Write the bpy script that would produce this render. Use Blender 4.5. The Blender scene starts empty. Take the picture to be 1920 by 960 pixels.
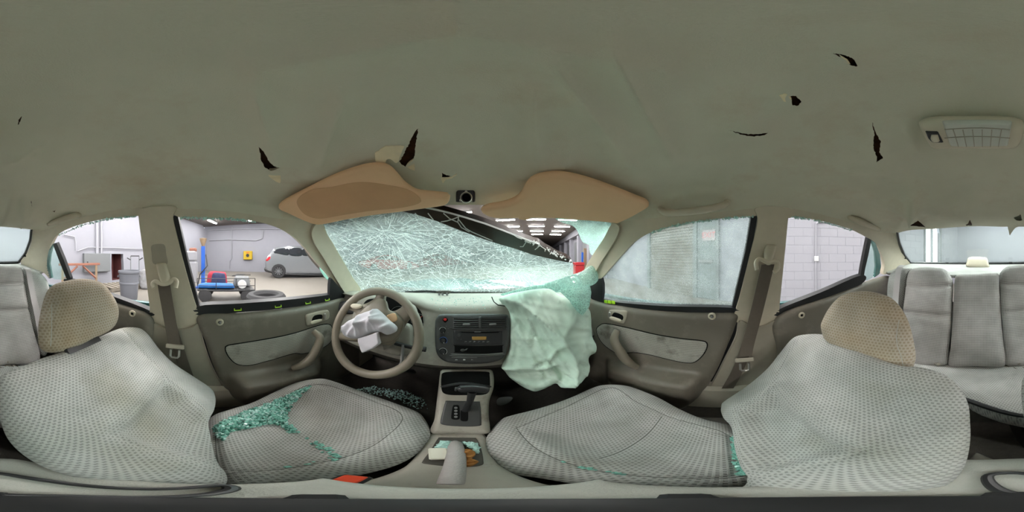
import bpy, bmesh, math, random
import numpy as np
from mathutils import Vector, Matrix
from mathutils.geometry import delaunay_2d_cdt

# ------------------------------------------------------------------ camera, world, exposure
SC = bpy.context.scene
COL = SC.collection
CAMH = 1.15            # height of the 360 camera above the garage floor (m)
FWD = 871.0            # image column that looks straight ahead along the car
PPD = 1920 / 360.0     # pixels per degree of the panorama

cd = bpy.data.cameras.new('camera')
cd.type = 'PANO'
cd.panorama_type = 'EQUIRECTANGULAR'
cd.latitude_min, cd.latitude_max = -math.pi / 2, math.pi / 2
cd.longitude_min, cd.longitude_max = -math.pi, math.pi
cd.clip_start = 0.005
cam = bpy.data.objects.new('camera', cd)
COL.objects.link(cam)
cam.location = (0, 0, CAMH)
cam.rotation_euler = (math.pi / 2, 0, -math.radians((960 - FWD) / PPD))
SC.camera = cam

w = bpy.data.worlds.new('world')
SC.world = w
w.use_nodes = True
bg = w.node_tree.nodes['Background']
bg.inputs[0].default_value = (0.85, 0.92, 1.0, 1)
bg.inputs[1].default_value = 1.0

SC.view_settings.view_transform = 'Standard'
SC.view_settings.look = 'None'
SC.view_settings.gamma = 1
SC.view_settings.use_curve_mapping = False
SC.view_settings.exposure = 0.25
SC.cycles.use_denoising = True
SC.cycles.max_bounces = 14
SC.cycles.diffuse_bounces = 8
SC.cycles.transparent_max_bounces = 24
LAMP = 105.0            # strength of the fluorescent tubes of the garage

# garage lies 26 degrees off the car's axis: a runs along the hall, b towards its right wall
GA = math.radians(26)
E1 = np.array([math.sin(GA), math.cos(GA), 0])
E2 = np.array([math.cos(GA), -math.sin(GA), 0])
# ------------------------------------------------------------------ helpers
rnd = random.Random(7)
nrs = np.random.RandomState(5)
def V3(*a): return np.array(a, float)
def unit(v):
    v = np.asarray(v, float); return v / (np.linalg.norm(v) + 1e-12)
def ray(px, py):
    az = math.radians((px - FWD) / PPD); el = math.radians((480 - py) / PPD)
    return V3(math.sin(az) * math.cos(el), math.cos(az) * math.cos(el), math.sin(el))
def on_plane(px, py, o, n):
    d = ray(px, py); t = np.dot(o, n) / np.dot(d, n); return d * t
def on_x(px, py, x): return on_plane(px, py, V3(x, 0, 0), V3(1, 0, 0))
def on_y(px, py, y): return on_plane(px, py, V3(0, y, 0), V3(0, 1, 0))
def on_z(px, py, z): return on_plane(px, py, V3(0, 0, z), V3(0, 0, 1))
def on_ground(px, py): return on_z(px, py, -CAMH)
def on_b(px, py, b): return on_plane(px, py, E2 * b, E2)
def on_a(px, py, a): return on_plane(px, py, E1 * a, E1)
def G(a, b, z): return E1 * a + E2 * b + V3(0, 0, z - CAMH)      # garage frame, z above the floor

# cabin lining: rounded intersection of half spaces around the cabin's middle
SH_N = np.array([[0, 0, 1], [0, .13, 1], [0, -.09, 1], [1, 0, .351], [-1, 0, .351], [1, 0, 0], [-1, 0, 0],
                 [0, .39, .6], [0, -.218, .605]], float)
SH_D = np.array([.235, .24, .245, .615, .615, .70, .70, .2820, .285])
def shell(px, py, k=1.0, p=16):
    d = ray(px, py)
    inv = (SH_N @ d) / SH_D
    inv = inv[inv > 1e-6]
    m = inv.max()
    s = m * (np.sum((inv / m) ** p)) ** (1 / p)
    return d * (k / s)

def shell_normal(px, py, p=16):
    d = ray(px, py); inv = (SH_N @ d) / SH_D; ok = inv > 1e-6; m = inv[ok].max()
    wgt = np.where(ok, (np.clip(inv, 0, None) / m) ** (p - 1), 0) / SH_D
    return unit(wgt @ SH_N)

def catmull(pts, n=6, closed=True):
    pts = [np.asarray(p, float) for p in pts]; out = []
    N = len(pts)
    for i in range(N if closed else N - 1):
        if closed: a, b, c, d = pts[(i - 1) % N], pts[i], pts[(i + 1) % N], pts[(i + 2) % N]
        else: a, b, c, d = pts[max(i - 1, 0)], pts[i], pts[i + 1], pts[min(i + 2, N - 1)]
        for k in range(n):
            t = k / n
            out.append(.5 * (2 * b + (c - a) * t + (2 * a - 5 * b + 4 * c - d) * t * t + (3 * b - a - 3 * c + d) * t ** 3))
    if not closed: out.append(pts[-1])
    return out
def resample(pts, step, closed=True):
    pts = [np.asarray(p, float) for p in pts]
    if closed: pts = pts + [pts[0]]
    P = np.array(pts); L = np.r_[0, np.cumsum(np.linalg.norm(np.diff(P, axis=0), axis=1))]
    n = max(int(round(L[-1] / step)), 3)
    s = np.linspace(0, L[-1], n + 1)
    Q = np.stack([np.interp(s, L, P[:, k]) for k in range(P.shape[1])], 1)
    return list(Q[:-1]) if closed else list(Q)
def inside(P, poly):
    P = np.asarray(P); poly = np.asarray(poly); x, y = P[:, 0], P[:, 1]
    r = np.zeros(len(P), bool); n = len(poly); j = n - 1
    for i in range(n):
        xi, yi, xj, yj = *poly[i][:2], *poly[j][:2]
        c = ((yi > y) != (yj > y))
        with np.errstate(divide='ignore', invalid='ignore'):
            r ^= c & (x < (xj - xi) * (y - yi) / (yj - yi + 1e-15) + xi)
        j = i
    return r
def dist_poly(P, poly, closed=True):
    P = np.asarray(P, float); poly = np.asarray(poly, float)[:, :2]
    D = np.full(len(P), 1e9); n = len(poly)
    for i in range(n if closed else n - 1):
        a = poly[i]; b = poly[(i + 1) % n]; ab = b - a; L = np.dot(ab, ab) + 1e-15
        t = np.clip(((P - a) @ ab) / L, 0, 1)
        D = np.minimum(D, np.linalg.norm(P - a - t[:, None] * ab, axis=1))
    return D
def tri_fill(outline, step, holes=(), rings=(), jitter=0.0, pts_in=None):
    """triangulate an outline with inner points; returns points, triangles"""
    pts = [tuple(p[:2]) for p in outline]; n = len(pts)
    edges = [(i, (i + 1) % n) for i in range(n)]
    for h in holes:
        s = len(pts); m = len(h); pts += [tuple(p[:2]) for p in h]
        edges += [(s + i, s + (i + 1) % m) for i in range(m)]
    A = np.array(outline)[:, :2]
    extra = []
    last = 0
    if rings:
        d = np.roll(A, -1, 0) - np.roll(A, 1, 0); nn = np.stack([-d[:, 1], d[:, 0]], 1)
        nn /= np.linalg.norm(nn, axis=1)[:, None] + 1e-12
        area = np.sum(A[:, 0] * np.roll(A[:, 1], -1) - np.roll(A[:, 0], -1) * A[:, 1])
        if area < 0: nn = -nn
        for r in rings:
            q = A + nn * r; ok = inside(q, A) & (dist_poly(q, A) > r * .93)
            extra.append(q[ok])
        last = rings[-1]
    lo, hi = A.min(0), A.max(0)
    gx, gy = np.meshgrid(np.arange(lo[0] + step * .5, hi[0], step), np.arange(lo[1] + step * .5, hi[1], step))
    gx[1::2] += step * .5
    g = np.stack([gx.ravel(), gy.ravel()], 1)
    if jitter: g += nrs.uniform(-jitter, jitter, g.shape) * step
    ok = inside(g, A) & (dist_poly(g, A) > last + step * .45)
    for h in holes:
        ok &= ~inside(g, h) & (dist_poly(g, h) > step * .25)
    if pts_in is not None and len(pts_in):
        Q = np.asarray(pts_in); Q = Q[inside(Q, A)]; Q = Q[dist_poly(Q, A) > step * .3]
        if len(Q):
            D = np.min(np.linalg.norm(g[:, None, :] - Q[None], axis=2), axis=1) if len(g) * len(Q) < 4e7 else np.full(len(g), 9.)
            ok &= D > step * .45
            extra.append(Q)
    extra.append(g[ok])
    E = np.concatenate(extra)
    allp = [Vector(p) for p in pts] + [Vector(p) for p in E]
    v, e, f, *_ = delaunay_2d_cdt(allp, edges, [], 1, 1e-7)
    P = np.array([(p[0], p[1]) for p in v]); f = [tuple(t) for t in f]
    if holes and f:
        C = np.array([P[list(t)].mean(0) for t in f]); keep = np.ones(len(f), bool)
        for h in holes: keep &= ~inside(C, h)
        f = [t for t, k_ in zip(f, keep) if k_]
    return P, f

# ------------------------------------------------------------------ objects
def new_obj(name, me, parent=None):
    o = bpy.data.objects.new(name, me); COL.objects.link(o)
    if parent is not None: o.parent = parent
    return o
def mesh(name, verts, faces, m, parent=None, smooth=True, uv=None, sharp=None):
    me = bpy.data.meshes.new(name)
    V = np.asarray(verts, float) + V3(0, 0, CAMH)
    me.from_pydata(V.tolist(), [], [list(map(int, f)) for f in faces])
    if uv is not None:
        lay = me.uv_layers.new(name='UVMap')
        li = np.zeros(len(me.loops), int); me.loops.foreach_get('vertex_index', li)
        lay.data.foreach_set('uv', np.asarray(uv, float)[li].ravel())
    bm = bmesh.new(); bm.from_mesh(me)
    bmesh.ops.recalc_face_normals(bm, faces=bm.faces)
    bm.to_mesh(me); bm.free()
    me.polygons.foreach_set('use_smooth', [smooth] * len(me.polygons))
    if smooth and sharp: me.set_sharp_from_angle(angle=math.radians(sharp))
    me.materials.append(m)
    me.update()
    return new_obj(name, me, parent)
class Acc:
    """collects shapes that form one part"""
    def __init__(s): s.v = []; s.f = []
    def add(s, v, f):
        n = len(s.v); s.v += [tuple(x) for x in v]; s.f += [tuple(i + n for i in q) for q in f]; return s
    def build(s, name, m, parent=None, smooth=True, sharp=35): return mesh(name, s.v, s.f, m, parent, smooth, sharp=sharp)
def tag(o, label, cat, group=None):
    o['label'] = label; o['category'] = cat
    if group: o['group'] = group
    return o
def thing(name, label, cat, group=None):
    o = bpy.data.objects.new(name, None); COL.objects.link(o); o.empty_display_size = .05
    return tag(o, label, cat, group)
def struct(o, label=None):
    o['kind'] = 'structure'
    if label: o['label'] = label
    return o
def sroot(name, label=None):
    o = bpy.data.objects.new(name, None); COL.objects.link(o); o.empty_display_size = .05
    return struct(o, label)
def lab(o, t): o['label'] = t; return o
def stuff(o): o['kind'] = 'stuff'; return o

# ------------------------------------------------------------------ shapes
def box_vf(c, s, ax=None, bev=0.0):
    """box of size s centred at c along the axes ax (rows), corners chamfered by bev"""
    A = np.eye(3) if ax is None else np.array(ax, float)
    c = np.asarray(c, float); h = np.asarray(s, float) / 2
    if bev <= 0:
        q = [(x, y, z) for x in (-1, 1) for y in (-1, 1) for z in (-1, 1)]
        v = [c + (np.array(p) * h) @ A for p in q]
        return v, [(0, 1, 3, 2), (4, 6, 7, 5), (0, 4, 5, 1), (2, 3, 7, 6), (0, 2, 6, 4), (1, 5, 7, 3)]
    bev = min(bev, .49 * min(s)); v = []; idx = {}
    for x in (-1, 1):
        for y in (-1, 1):
            for z in (-1, 1):
                for k in range(3):
                    p = np.array([x, y, z], float) * (h - bev); p[k] = (x, y, z)[k] * h[k]
                    idx[(x, y, z, k)] = len(v); v.append(c + p @ A)
    f = []
    for k in range(3):
        i, j = [(1, 2), (0, 2), (0, 1)][k]
        for s_ in (-1, 1):
            q = []
            for a, b in ((-1, -1), (1, -1), (1, 1), (-1, 1)):
                t = [0, 0, 0]; t[k] = s_; t[i] = a; t[j] = b; q.append(idx[(*t, k)])
            f.append(tuple(q))
        for a in (-1, 1):
            for b in (-1, 1):
                t = [0, 0, 0]; t[i] = a; t[j] = b
                t0 = list(t); t0[k] = -1; t1 = list(t); t1[k] = 1
                f.append((idx[(*t0, i)], idx[(*t1, i)], idx[(*t1, j)], idx[(*t0, j)]))
    for x in (-1, 1):
        for y in (-1, 1):
            for z in (-1, 1): f.append(tuple(idx[(x, y, z, k)] for k in range(3)))
    return v, f
def tube_vf(path, r, seg=10, closed=False, flat=1.0, up=None, caps=True):
    """round (or flattened) bar along a path; r number or list"""
    P = [np.asarray(p, float) for p in path]; n = len(P)
    R = [r] * n if np.isscalar(r) else list(r)
    v = []; f = []
    prev = None
    for i in range(n):
        if closed: t = unit(P[(i + 1) % n] - P[i - 1])
        else: t = unit(P[min(i + 1, n - 1)] - P[max(i - 1, 0)])
        if up is not None: a = np.asarray(up, float)
        elif prev is not None: a = prev
        else: a = V3(0, 0, 1) if abs(t[2]) < .9 else V3(1, 0, 0)
        b = unit(a - t * np.dot(a, t)); prev = b; c = np.cross(t, b)
        for k in range(seg):
            w_ = 2 * math.pi * k / seg
            v.append(P[i] + R[i] * (math.cos(w_) * b * flat + math.sin(w_) * c))
    for i in range(n if closed else n - 1):
        for k in range(seg):
            a0 = i * seg + k; a1 = i * seg + (k + 1) % seg; b0 = ((i + 1) % n) * seg + k; b1 = ((i + 1) % n) * seg + (k + 1) % seg
            f.append((a0, a1, b1, b0))
    if caps and not closed:
        f.append(tuple(range(seg))); f.append(tuple((n - 1) * seg + k for k in range(seg)))
    return v, f
def lathe_vf(prof, o, axis=(0, 0, 1), seg=24, caps=True):
    """prof: list of (radius, height) along axis from o"""
    z = unit(axis); a = V3(1, 0, 0) if abs(z[0]) < .9 else V3(0, 1, 0)
    x = unit(a - z * np.dot(a, z)); y = np.cross(z, x); o = np.asarray(o, float)
    v = []; f = []
    for r, h in prof:
        for k in range(seg):
            w_ = 2 * math.pi * k / seg; v.append(o + z * h + r * (math.cos(w_) * x + math.sin(w_) * y))
    for i in range(len(prof) - 1):
        for k in range(seg):
            f.append((i * seg + k, i * seg + (k + 1) % seg, (i + 1) * seg + (k + 1) % seg, (i + 1) * seg + k))
    if caps:
        f.append(tuple(range(seg))); f.append(tuple((len(prof) - 1) * seg + k for k in range(seg)))
    return v, f
def ribbon_vf(path, width_dirs, width, th=.0015, nrm=None):
    """flat strap: path points, a side direction per point, thickness along nrm"""
    P = [np.asarray(p, float) for p in path]; n = len(P); v = []; f = []
    for i in range(n):
        s = unit(width_dirs[i] if isinstance(width_dirs, list) else width_dirs)
        t = unit(P[min(i + 1, n - 1)] - P[max(i - 1, 0)]); m = unit(np.cross(s, t))
        wd = width if np.isscalar(width) else width[i]
        for q, hh in ((-.5, -.5), (.5, -.5), (.5, .5), (-.5, .5)):
            v.append(P[i] + s * wd * q + m * th * hh)
    for i in range(n - 1):
        for k in range(4): f.append((i * 4 + k, i * 4 + (k + 1) % 4, i * 4 + 4 + (k + 1) % 4, i * 4 + 4 + k))
    f += [(0, 1, 2, 3), tuple((n - 1) * 4 + k for k in (3, 2, 1, 0))]
    return v, f
def prism_vf(poly3, off):
    """closed polygon of 3D points extruded by the vector off"""
    n = len(poly3); v = list(poly3) + [np.asarray(p) + off for p in poly3]
    f = [tuple(range(n)), tuple(range(2 * n - 1, n - 1, -1))]
    f += [(i, (i + 1) % n, n + (i + 1) % n, n + i) for i in range(n)]
    return v, f

class Frame:
    """a working plane: origin o, axes U right, V up, N towards the viewer"""
    def __init__(s, o, N, up=(0, 0, 1)):
        s.o = np.asarray(o, float); s.N = unit(N); u = np.asarray(up, float)
        s.V = unit(u - s.N * np.dot(u, s.N)); s.U = np.cross(s.V, s.N)
    def px(s, x, y):
        p = on_plane(x, y, s.o, s.N) - s.o; return np.array([np.dot(p, s.U), np.dot(p, s.V)])
    def pxs(s, pts): return [s.px(*p) for p in pts]
    def p(s, u, v, h=0.0): return s.o + s.U * u + s.V * v + s.N * h
    def at(s, x, y, h=0.0):
        q = s.px(x, y); return s.p(q[0], q[1], h)
    def ax(s): return [s.U, s.V, s.N]

SURF = {}
def relief(name, fr, outline, m, parent=None, front=.02, back=.02, R=.03, step=.02, extra=None, seams=(), smooth_n=5, sharp_seams=False):
    """solid with a shaped front over an outline (uv in the frame), rounded over the distance R from its edge"""
    A = resample(catmull(outline, 6) if smooth_n else outline, step * .7)
    rings = [R * q for q in (.12, .35, .68, 1.0)] if R > 0 else []
    pin = []
    if sharp_seams:
        for line, dep, wd, cl in seams:
            L_ = np.array(resample(line, step * .7, cl)); T = np.gradient(L_, axis=0); T /= np.linalg.norm(T, axis=1)[:, None] + 1e-12
            n_ = np.stack([-T[:, 1], T[:, 0]], 1)
            for o_ in (0, -.8, .8, -1.7, 1.7): pin += list(L_ + n_ * wd * o_)
    P, F = tri_fill(A, step, rings=rings, pts_in=pin)
    def height(P):
        P = np.asarray(P, float); d = dist_poly(P, A); d[d < 1e-6] = 0
        s = np.clip(d / max(R, 1e-6), 0, 1); rf = np.sqrt(np.clip(1 - (1 - s) ** 2, 0, 1))
        hf = front * rf
        if extra is not None: hf = hf + extra(P[:, 0], P[:, 1], d) * rf
        for line, dep, wd, cl in seams:
            dd = dist_poly(P, line, cl); hf = hf - dep * np.exp(-(dd / wd) ** 2) * rf
        return hf, rf, d
    SURF['fr'] = fr; SURF['h'] = height; SURF['A'] = np.array(A)
    hf, rf, d = height(P)
    hb = back * rf
    n = len(P)
    Vf = fr.o + P[:, :1] * fr.U + P[:, 1:2] * fr.V + hf[:, None] * fr.N
    rim = d == 0
    Vb = fr.o + P[:, :1] * fr.U + P[:, 1:2] * fr.V - hb[:, None] * fr.N
    idx = np.where(rim, np.arange(n), -1); k = n; vb = []
    for i in range(n):
        if idx[i] < 0: idx[i] = k; k += 1; vb.append(Vb[i])
    V = np.concatenate([Vf, np.array(vb).reshape(-1, 3)])
    UV = np.concatenate([P, P[~rim]])
    faces = F + [tuple(idx[i] for i in reversed(t)) for t in F]
    return mesh(name, V, faces, m, parent, True, UV)
def welt(line_px, m, parent, r=.002, lift=0.0, name='welt_seam'):
    """sewn welt following the surface made last"""
    fr, h = SURF['fr'], SURF['h']
    q = np.array(resample(catmull(fr.pxs(line_px), 5, False), .008, False)); hh, _, dd = h(q)
    ok = (dd > .018) & inside(q, SURF['A']); q = q[ok]; hh = hh[ok]
    if len(q) < 3: return None
    br = np.where(np.linalg.norm(np.diff(q, axis=0), axis=1) > .03)[0]
    if len(br): q = np.roll(q, -(br[0] + 1), 0); hh = np.roll(hh, -(br[0] + 1), 0)
    br = np.where(np.linalg.norm(np.diff(q, axis=0), axis=1) > .03)[0]
    if len(br): q = q[:br[0] + 1]; hh = hh[:br[0] + 1]
    if len(q) < 3: return None
    return Acc().add(*tube_vf([fr.p(a, b, c + lift) for (a, b), c in zip(q, hh)], r, 6)).build(name, m, parent)

def patch(name, outline, m, parent=None, th=.02, step=9, holes=(), k=1.0, surf=None, smooth_n=4, disp=None, inner=0.0, sharp=50):
    """panel of the lining: outline given as directions (panorama columns/rows) laid on the cabin's surface"""
    S = surf or shell
    A = resample(catmull(outline, smooth_n), step * .6) if smooth_n else resample(outline, step * .6)
    Hs = [resample(catmull(h, 4), step * .5) for h in holes]
    P, F = tri_fill(A, step, holes=Hs)
    V = np.array([S(x, y, k) for x, y in P])
    R_ = V / np.linalg.norm(V, axis=1)[:, None]
    if disp is not None: V = V - R_ * disp(P)[:, None]
    n = len(P)
    if th > 0:
        cnt = {}
        for t in F:
            for i in range(3):
                e = (t[i], t[(i + 1) % 3]); cnt[e] = 1
        bnd = [e for e in cnt if (e[1], e[0]) not in cnt]
        # push outwards along the surface normal
        N = np.zeros_like(V)
        for t in F:
            c = np.cross(V[t[1]] - V[t[0]], V[t[2]] - V[t[0]])
            for i in t: N[i] += c
        N /= np.linalg.norm(N, axis=1)[:, None] + 1e-12
        if np.mean(np.sum(N * R_, axis=1)) < 0: N = -N
        V2 = V + N * th
        faces = F + [tuple(n + i for i in reversed(t)) for t in F] + [(a, b, n + b, n + a) for a, b in bnd]
        V = np.concatenate([V, V2])
    else: faces = F
    return mesh(name, V, faces, m, parent, True, sharp=sharp)
# ------------------------------------------------------------------ materials
def srgb(r, g, b):
    f = lambda c: (c / 255 / 12.92) if c / 255 <= .04045 else ((c / 255 + .055) / 1.055) ** 2.4
    return (f(r), f(g), f(b), 1)
def newmat(name):
    m = bpy.data.materials.new(name); m.use_nodes = True
    nt = m.node_tree; return m, nt, nt.nodes['Principled BSDF']
def L(nt, a, ao, b, bi): nt.links.new(a.outputs[ao], b.inputs[bi])
def basic(name, col, rough=.6, metal=0.0, noise=0.0, nscale=40, bump=0.0, bscale=200, emit=None, estr=0, spec=None, dirt=None, dscale=6, coat=0):
    m, nt, b = newmat(name); n = nt.nodes
    b.inputs['Base Color'].default_value = col
    b.inputs['Roughness'].default_value = rough; b.inputs['Metallic'].default_value = metal
    if spec is not None: b.inputs['Specular IOR Level'].default_value = spec
    if coat: b.inputs['Coat Weight'].default_value = coat
    tc = n.new('ShaderNodeTexCoord')
    cur = None
    if noise:
        t = n.new('ShaderNodeTexNoise'); t.inputs['Scale'].default_value = nscale; t.inputs['Detail'].default_value = 5
        L(nt, tc, 'Object', t, 'Vector')
        mx = n.new('ShaderNodeMix'); mx.data_type = 'RGBA'; mx.blend_type = 'MIX'
        L(nt, t, 'Fac', mx, 0)
        mx.inputs[6].default_value = tuple(c * (1 - noise) for c in col[:3]) + (1,)
        mx.inputs[7].default_value = tuple(min(c * (1 + noise), 1) for c in col[:3]) + (1,)
        cur = (mx, 2)
    if dirt is not None:
        t = n.new('ShaderNodeTexNoise'); t.inputs['Scale'].default_value = dscale; t.inputs['Detail'].default_value = 8; t.inputs['Roughness'].default_value = .7
        L(nt, tc, 'Object', t, 'Vector')
        r = n.new('ShaderNodeValToRGB'); r.color_ramp.elements[0].position = .52; r.color_ramp.elements[1].position = .72
        L(nt, t, 'Fac', r, 0)
        mx = n.new('ShaderNodeMix'); mx.data_type = 'RGBA'
        L(nt, r, 0, mx, 0)
        if cur: L(nt, cur[0], cur[1], mx, 6)
        else: mx.inputs[6].default_value = col
        mx.inputs[7].default_value = dirt
        cur = (mx, 2)
    if cur: L(nt, cur[0], cur[1], b, 'Base Color')
    if bump:
        t = n.new('ShaderNodeTexNoise'); t.inputs['Scale'].default_value = bscale; t.inputs['Detail'].default_value = 3
        L(nt, tc, 'Object', t, 'Vector')
        bp = n.new('ShaderNodeBump'); bp.inputs['Strength'].default_value = bump; bp.inputs['Distance'].default_value = .004
        L(nt, t, 'Fac', bp, 'Height'); L(nt, bp, 'Normal', b, 'Normal')
    if emit is not None:
        b.inputs['Emission Color'].default_value = emit; b.inputs['Emission Strength'].default_value = estr
    return m
def cloth(name, light, dark, sx, sy, mortar=.16, stain=None, sscale=3.0, spos=(.5, .75), bump=.4, offset=.5, brick=True):
    """woven seat cloth: rows of small dark dashes on a lighter ground, laid out in metres on the cover"""
    m, nt, b = newmat(name); n = nt.nodes
    b.inputs['Roughness'].default_value = .95; b.inputs['Specular IOR Level'].default_value = .15
    b.inputs['Sheen Weight'].default_value = .15
    tc = n.new('ShaderNodeTexCoord')
    mp = n.new('ShaderNodeMapping'); mp.inputs['Scale'].default_value = (1 / sx, 1 / sy, 1)
    L(nt, tc, 'UV', mp, 'Vector')
    t = n.new('ShaderNodeTexBrick'); t.offset = offset
    t.inputs['Scale'].default_value = 1; t.inputs['Brick Width'].default_value = 1; t.inputs['Row Height'].default_value = 1
    t.inputs['Mortar Size'].default_value = mortar; t.inputs['Mortar Smooth'].default_value = .6
    t.inputs['Color1'].default_value = dark; t.inputs['Color2'].default_value = dark; t.inputs['Mortar'].default_value = light
    L(nt, mp, 'Vector', t, 'Vector')
    nz = n.new('ShaderNodeTexNoise'); nz.inputs['Scale'].default_value = 14; nz.inputs['Detail'].default_value = 6
    L(nt, tc, 'Object', nz, 'Vector')
    mx = n.new('ShaderNodeMix'); mx.data_type = 'RGBA'; mx.blend_type = 'MULTIPLY'; mx.inputs[0].default_value = .55
    rp = n.new('ShaderNodeValToRGB'); rp.color_ramp.elements[0].position = .3; rp.color_ramp.elements[0].color = (.62, .62, .60, 1)
    rp.color_ramp.elements[1].position = .7; rp.color_ramp.elements[1].color = (1, 1, 1, 1)
    L(nt, nz, 'Fac', rp, 0); L(nt, t, 'Color', mx, 6); L(nt, rp, 0, mx, 7)
    cur = mx
    if stain is not None:
        s = n.new('ShaderNodeTexNoise'); s.inputs['Scale'].default_value = sscale; s.inputs['Detail'].default_value = 3
        L(nt, tc, 'Object', s, 'Vector')
        r2 = n.new('ShaderNodeValToRGB'); r2.color_ramp.elements[0].position = spos[0]; r2.color_ramp.elements[1].position = spos[1]
        L(nt, s, 'Fac', r2, 0)
        m2 = n.new('ShaderNodeMix'); m2.data_type = 'RGBA'; m2.blend_type = 'MULTIPLY'
        L(nt, r2, 0, m2, 0); L(nt, cur, 2, m2, 6); m2.inputs[7].default_value = stain
        cur = m2
    L(nt, cur, 2, b, 'Base Color')
    bp = n.new('ShaderNodeBump'); bp.inputs['Strength'].default_value = bump; bp.inputs['Distance'].default_value = .002
    L(nt, t, 'Fac', bp, 'Height'); L(nt, bp, 'Normal', b, 'Normal')
    return m
def clear_glass(name, tint, haze=.0, hazecol=(.8, .9, .9, 1), rough=.02, refl=.08):
    m, nt, b = newmat(name); n = nt.nodes; n.remove(b); out = n['Material Output']
    tr = n.new('ShaderNodeBsdfTransparent'); tr.inputs[0].default_value = tint
    gl = n.new('ShaderNodeBsdfGlossy'); gl.inputs['Roughness'].default_value = rough
    m1 = n.new('ShaderNodeMixShader'); m1.inputs[0].default_value = refl
    L(nt, tr, 0, m1, 1); L(nt, gl, 0, m1, 2)
    last = m1
    if haze:
        df = n.new('ShaderNodeBsdfDiffuse'); df.inputs[0].default_value = hazecol
        tl = n.new('ShaderNodeBsdfTranslucent'); tl.inputs[0].default_value = hazecol
        a = n.new('ShaderNodeMixShader'); a.inputs[0].default_value = .6; L(nt, df, 0, a, 1); L(nt, tl, 0, a, 2)
        m2 = n.new('ShaderNodeMixShader'); m2.inputs[0].default_value = haze
        L(nt, m1, 0, m2, 1); L(nt, a, 0, m2, 2); last = m2
    L(nt, last, 0, out, 0)
    return m
def cracked_glass(name, tint, base=.15, fine=260, coarse=60, crackcol=(.82, .93, .92, 1), nz_scale=5, amount=.75, wfine=.10, wcoarse=.05, nzr=(.38, .68)):
    """laminated glass crazed with small cracks that catch the light"""
    m, nt, b = newmat(name); n = nt.nodes; n.remove(b); out = n['Material Output']
    tc = n.new('ShaderNodeTexCoord')
    facs = []
    for sc, wd in ((fine, wfine), (coarse, wcoarse)):
        v = n.new('ShaderNodeTexVoronoi'); v.feature = 'DISTANCE_TO_EDGE'; v.inputs['Scale'].default_value = sc
        L(nt, tc, 'Object', v, 'Vector')
        r = n.new('ShaderNodeMapRange'); r.inputs[1].default_value = 0; r.inputs[2].default_value = wd; r.inputs[3].default_value = 1; r.inputs[4].default_value = 0
        L(nt, v, 'Distance', r, 0); facs.append(r)
    nz = n.new('ShaderNodeTexNoise'); nz.inputs['Scale'].default_value = nz_scale; nz.inputs['Detail'].default_value = 5
    L(nt, tc, 'Object', nz, 'Vector')
    rr = n.new('ShaderNodeMapRange'); rr.inputs[1].default_value = nzr[0]; rr.inputs[2].default_value = nzr[1]
    L(nt, nz, 'Fac', rr, 0)
    mu = n.new('ShaderNodeMath'); mu.operation = 'MULTIPLY'; L(nt, facs[0], 0, mu, 0); L(nt, rr, 0, mu, 1)
    mxm = n.new('ShaderNodeMath'); mxm.operation = 'MAXIMUM'; L(nt, mu, 0, mxm, 0); L(nt, facs[1], 0, mxm, 1)
    sc_ = n.new('ShaderNodeMath'); sc_.operation = 'MULTIPLY_ADD'; sc_.inputs[1].default_value = amount; sc_.inputs[2].default_value = base; sc_.use_clamp = True
    L(nt, mxm, 0, sc_, 0)
    tr = n.new('ShaderNodeBsdfTransparent'); tr.inputs[0].default_value = tint
    gl = n.new('ShaderNodeBsdfGlossy'); gl.inputs['Roughness'].default_value = .1
    m1 = n.new('ShaderNodeMixShader'); m1.inputs[0].default_value = .06; L(nt, tr, 0, m1, 1); L(nt, gl, 0, m1, 2)
    df = n.new('ShaderNodeBsdfDiffuse'); df.inputs[0].default_value = crackcol
    tl = n.new('ShaderNodeBsdfTranslucent'); tl.inputs[0].default_value = crackcol
    a = n.new('ShaderNodeMixShader'); a.inputs[0].default_value = .65; L(nt, df, 0, a, 1); L(nt, tl, 0, a, 2)
    m2 = n.new('ShaderNodeMixShader'); L(nt, sc_, 0, m2, 0); L(nt, m1, 0, m2, 1); L(nt, a, 0, m2, 2)
    L(nt, m2, 0, out, 0)
    return m

M = {}
M['headliner'] = basic('headliner cloth', srgb(212, 208, 190), .95, noise=.10, nscale=9, bump=.25, bscale=700, spec=.1, dirt=srgb(200, 184, 162), dscale=2.2)
M['backing'] = basic('brown roof board', srgb(78, 46, 26), .95, noise=.5, nscale=60, bump=.5, bscale=150)
M['foam'] = basic('yellowed foam', srgb(238, 222, 190), .95, noise=.2, nscale=50)
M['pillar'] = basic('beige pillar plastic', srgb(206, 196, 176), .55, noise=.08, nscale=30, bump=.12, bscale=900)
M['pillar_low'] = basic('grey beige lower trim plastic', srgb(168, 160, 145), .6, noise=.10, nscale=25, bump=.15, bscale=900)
M['door'] = basic('grey beige door vinyl', srgb(116, 109, 98), .38, noise=.10, nscale=14, bump=.12, bscale=700, dirt=srgb(134, 127, 116), dscale=11)
M['door_cloth'] = cloth('door insert cloth', srgb(186, 181, 172), srgb(150, 146, 139), .006, .010, .28, stain=(.5, .49, .47, 1), sscale=12, spos=(.55, .7))
M['seat'] = cloth('front seat cloth', srgb(196, 195, 192), srgb(156, 155, 152), .0095, .0072, .34, stain=(.80, .78, .70, 1), sscale=5)
M['seat_insert'] = cloth('front seat insert cloth', srgb(188, 186, 183), srgb(146, 144, 141), .0095, .0072, .34, stain=(.8, .78, .74, 1), sscale=6)
M['headrest'] = cloth('worn headrest cloth', srgb(204, 192, 176), srgb(178, 162, 142), .0098, .009, .32, stain=(.84, .74, .62, 1), sscale=6, spos=(.42, .68))
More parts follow.
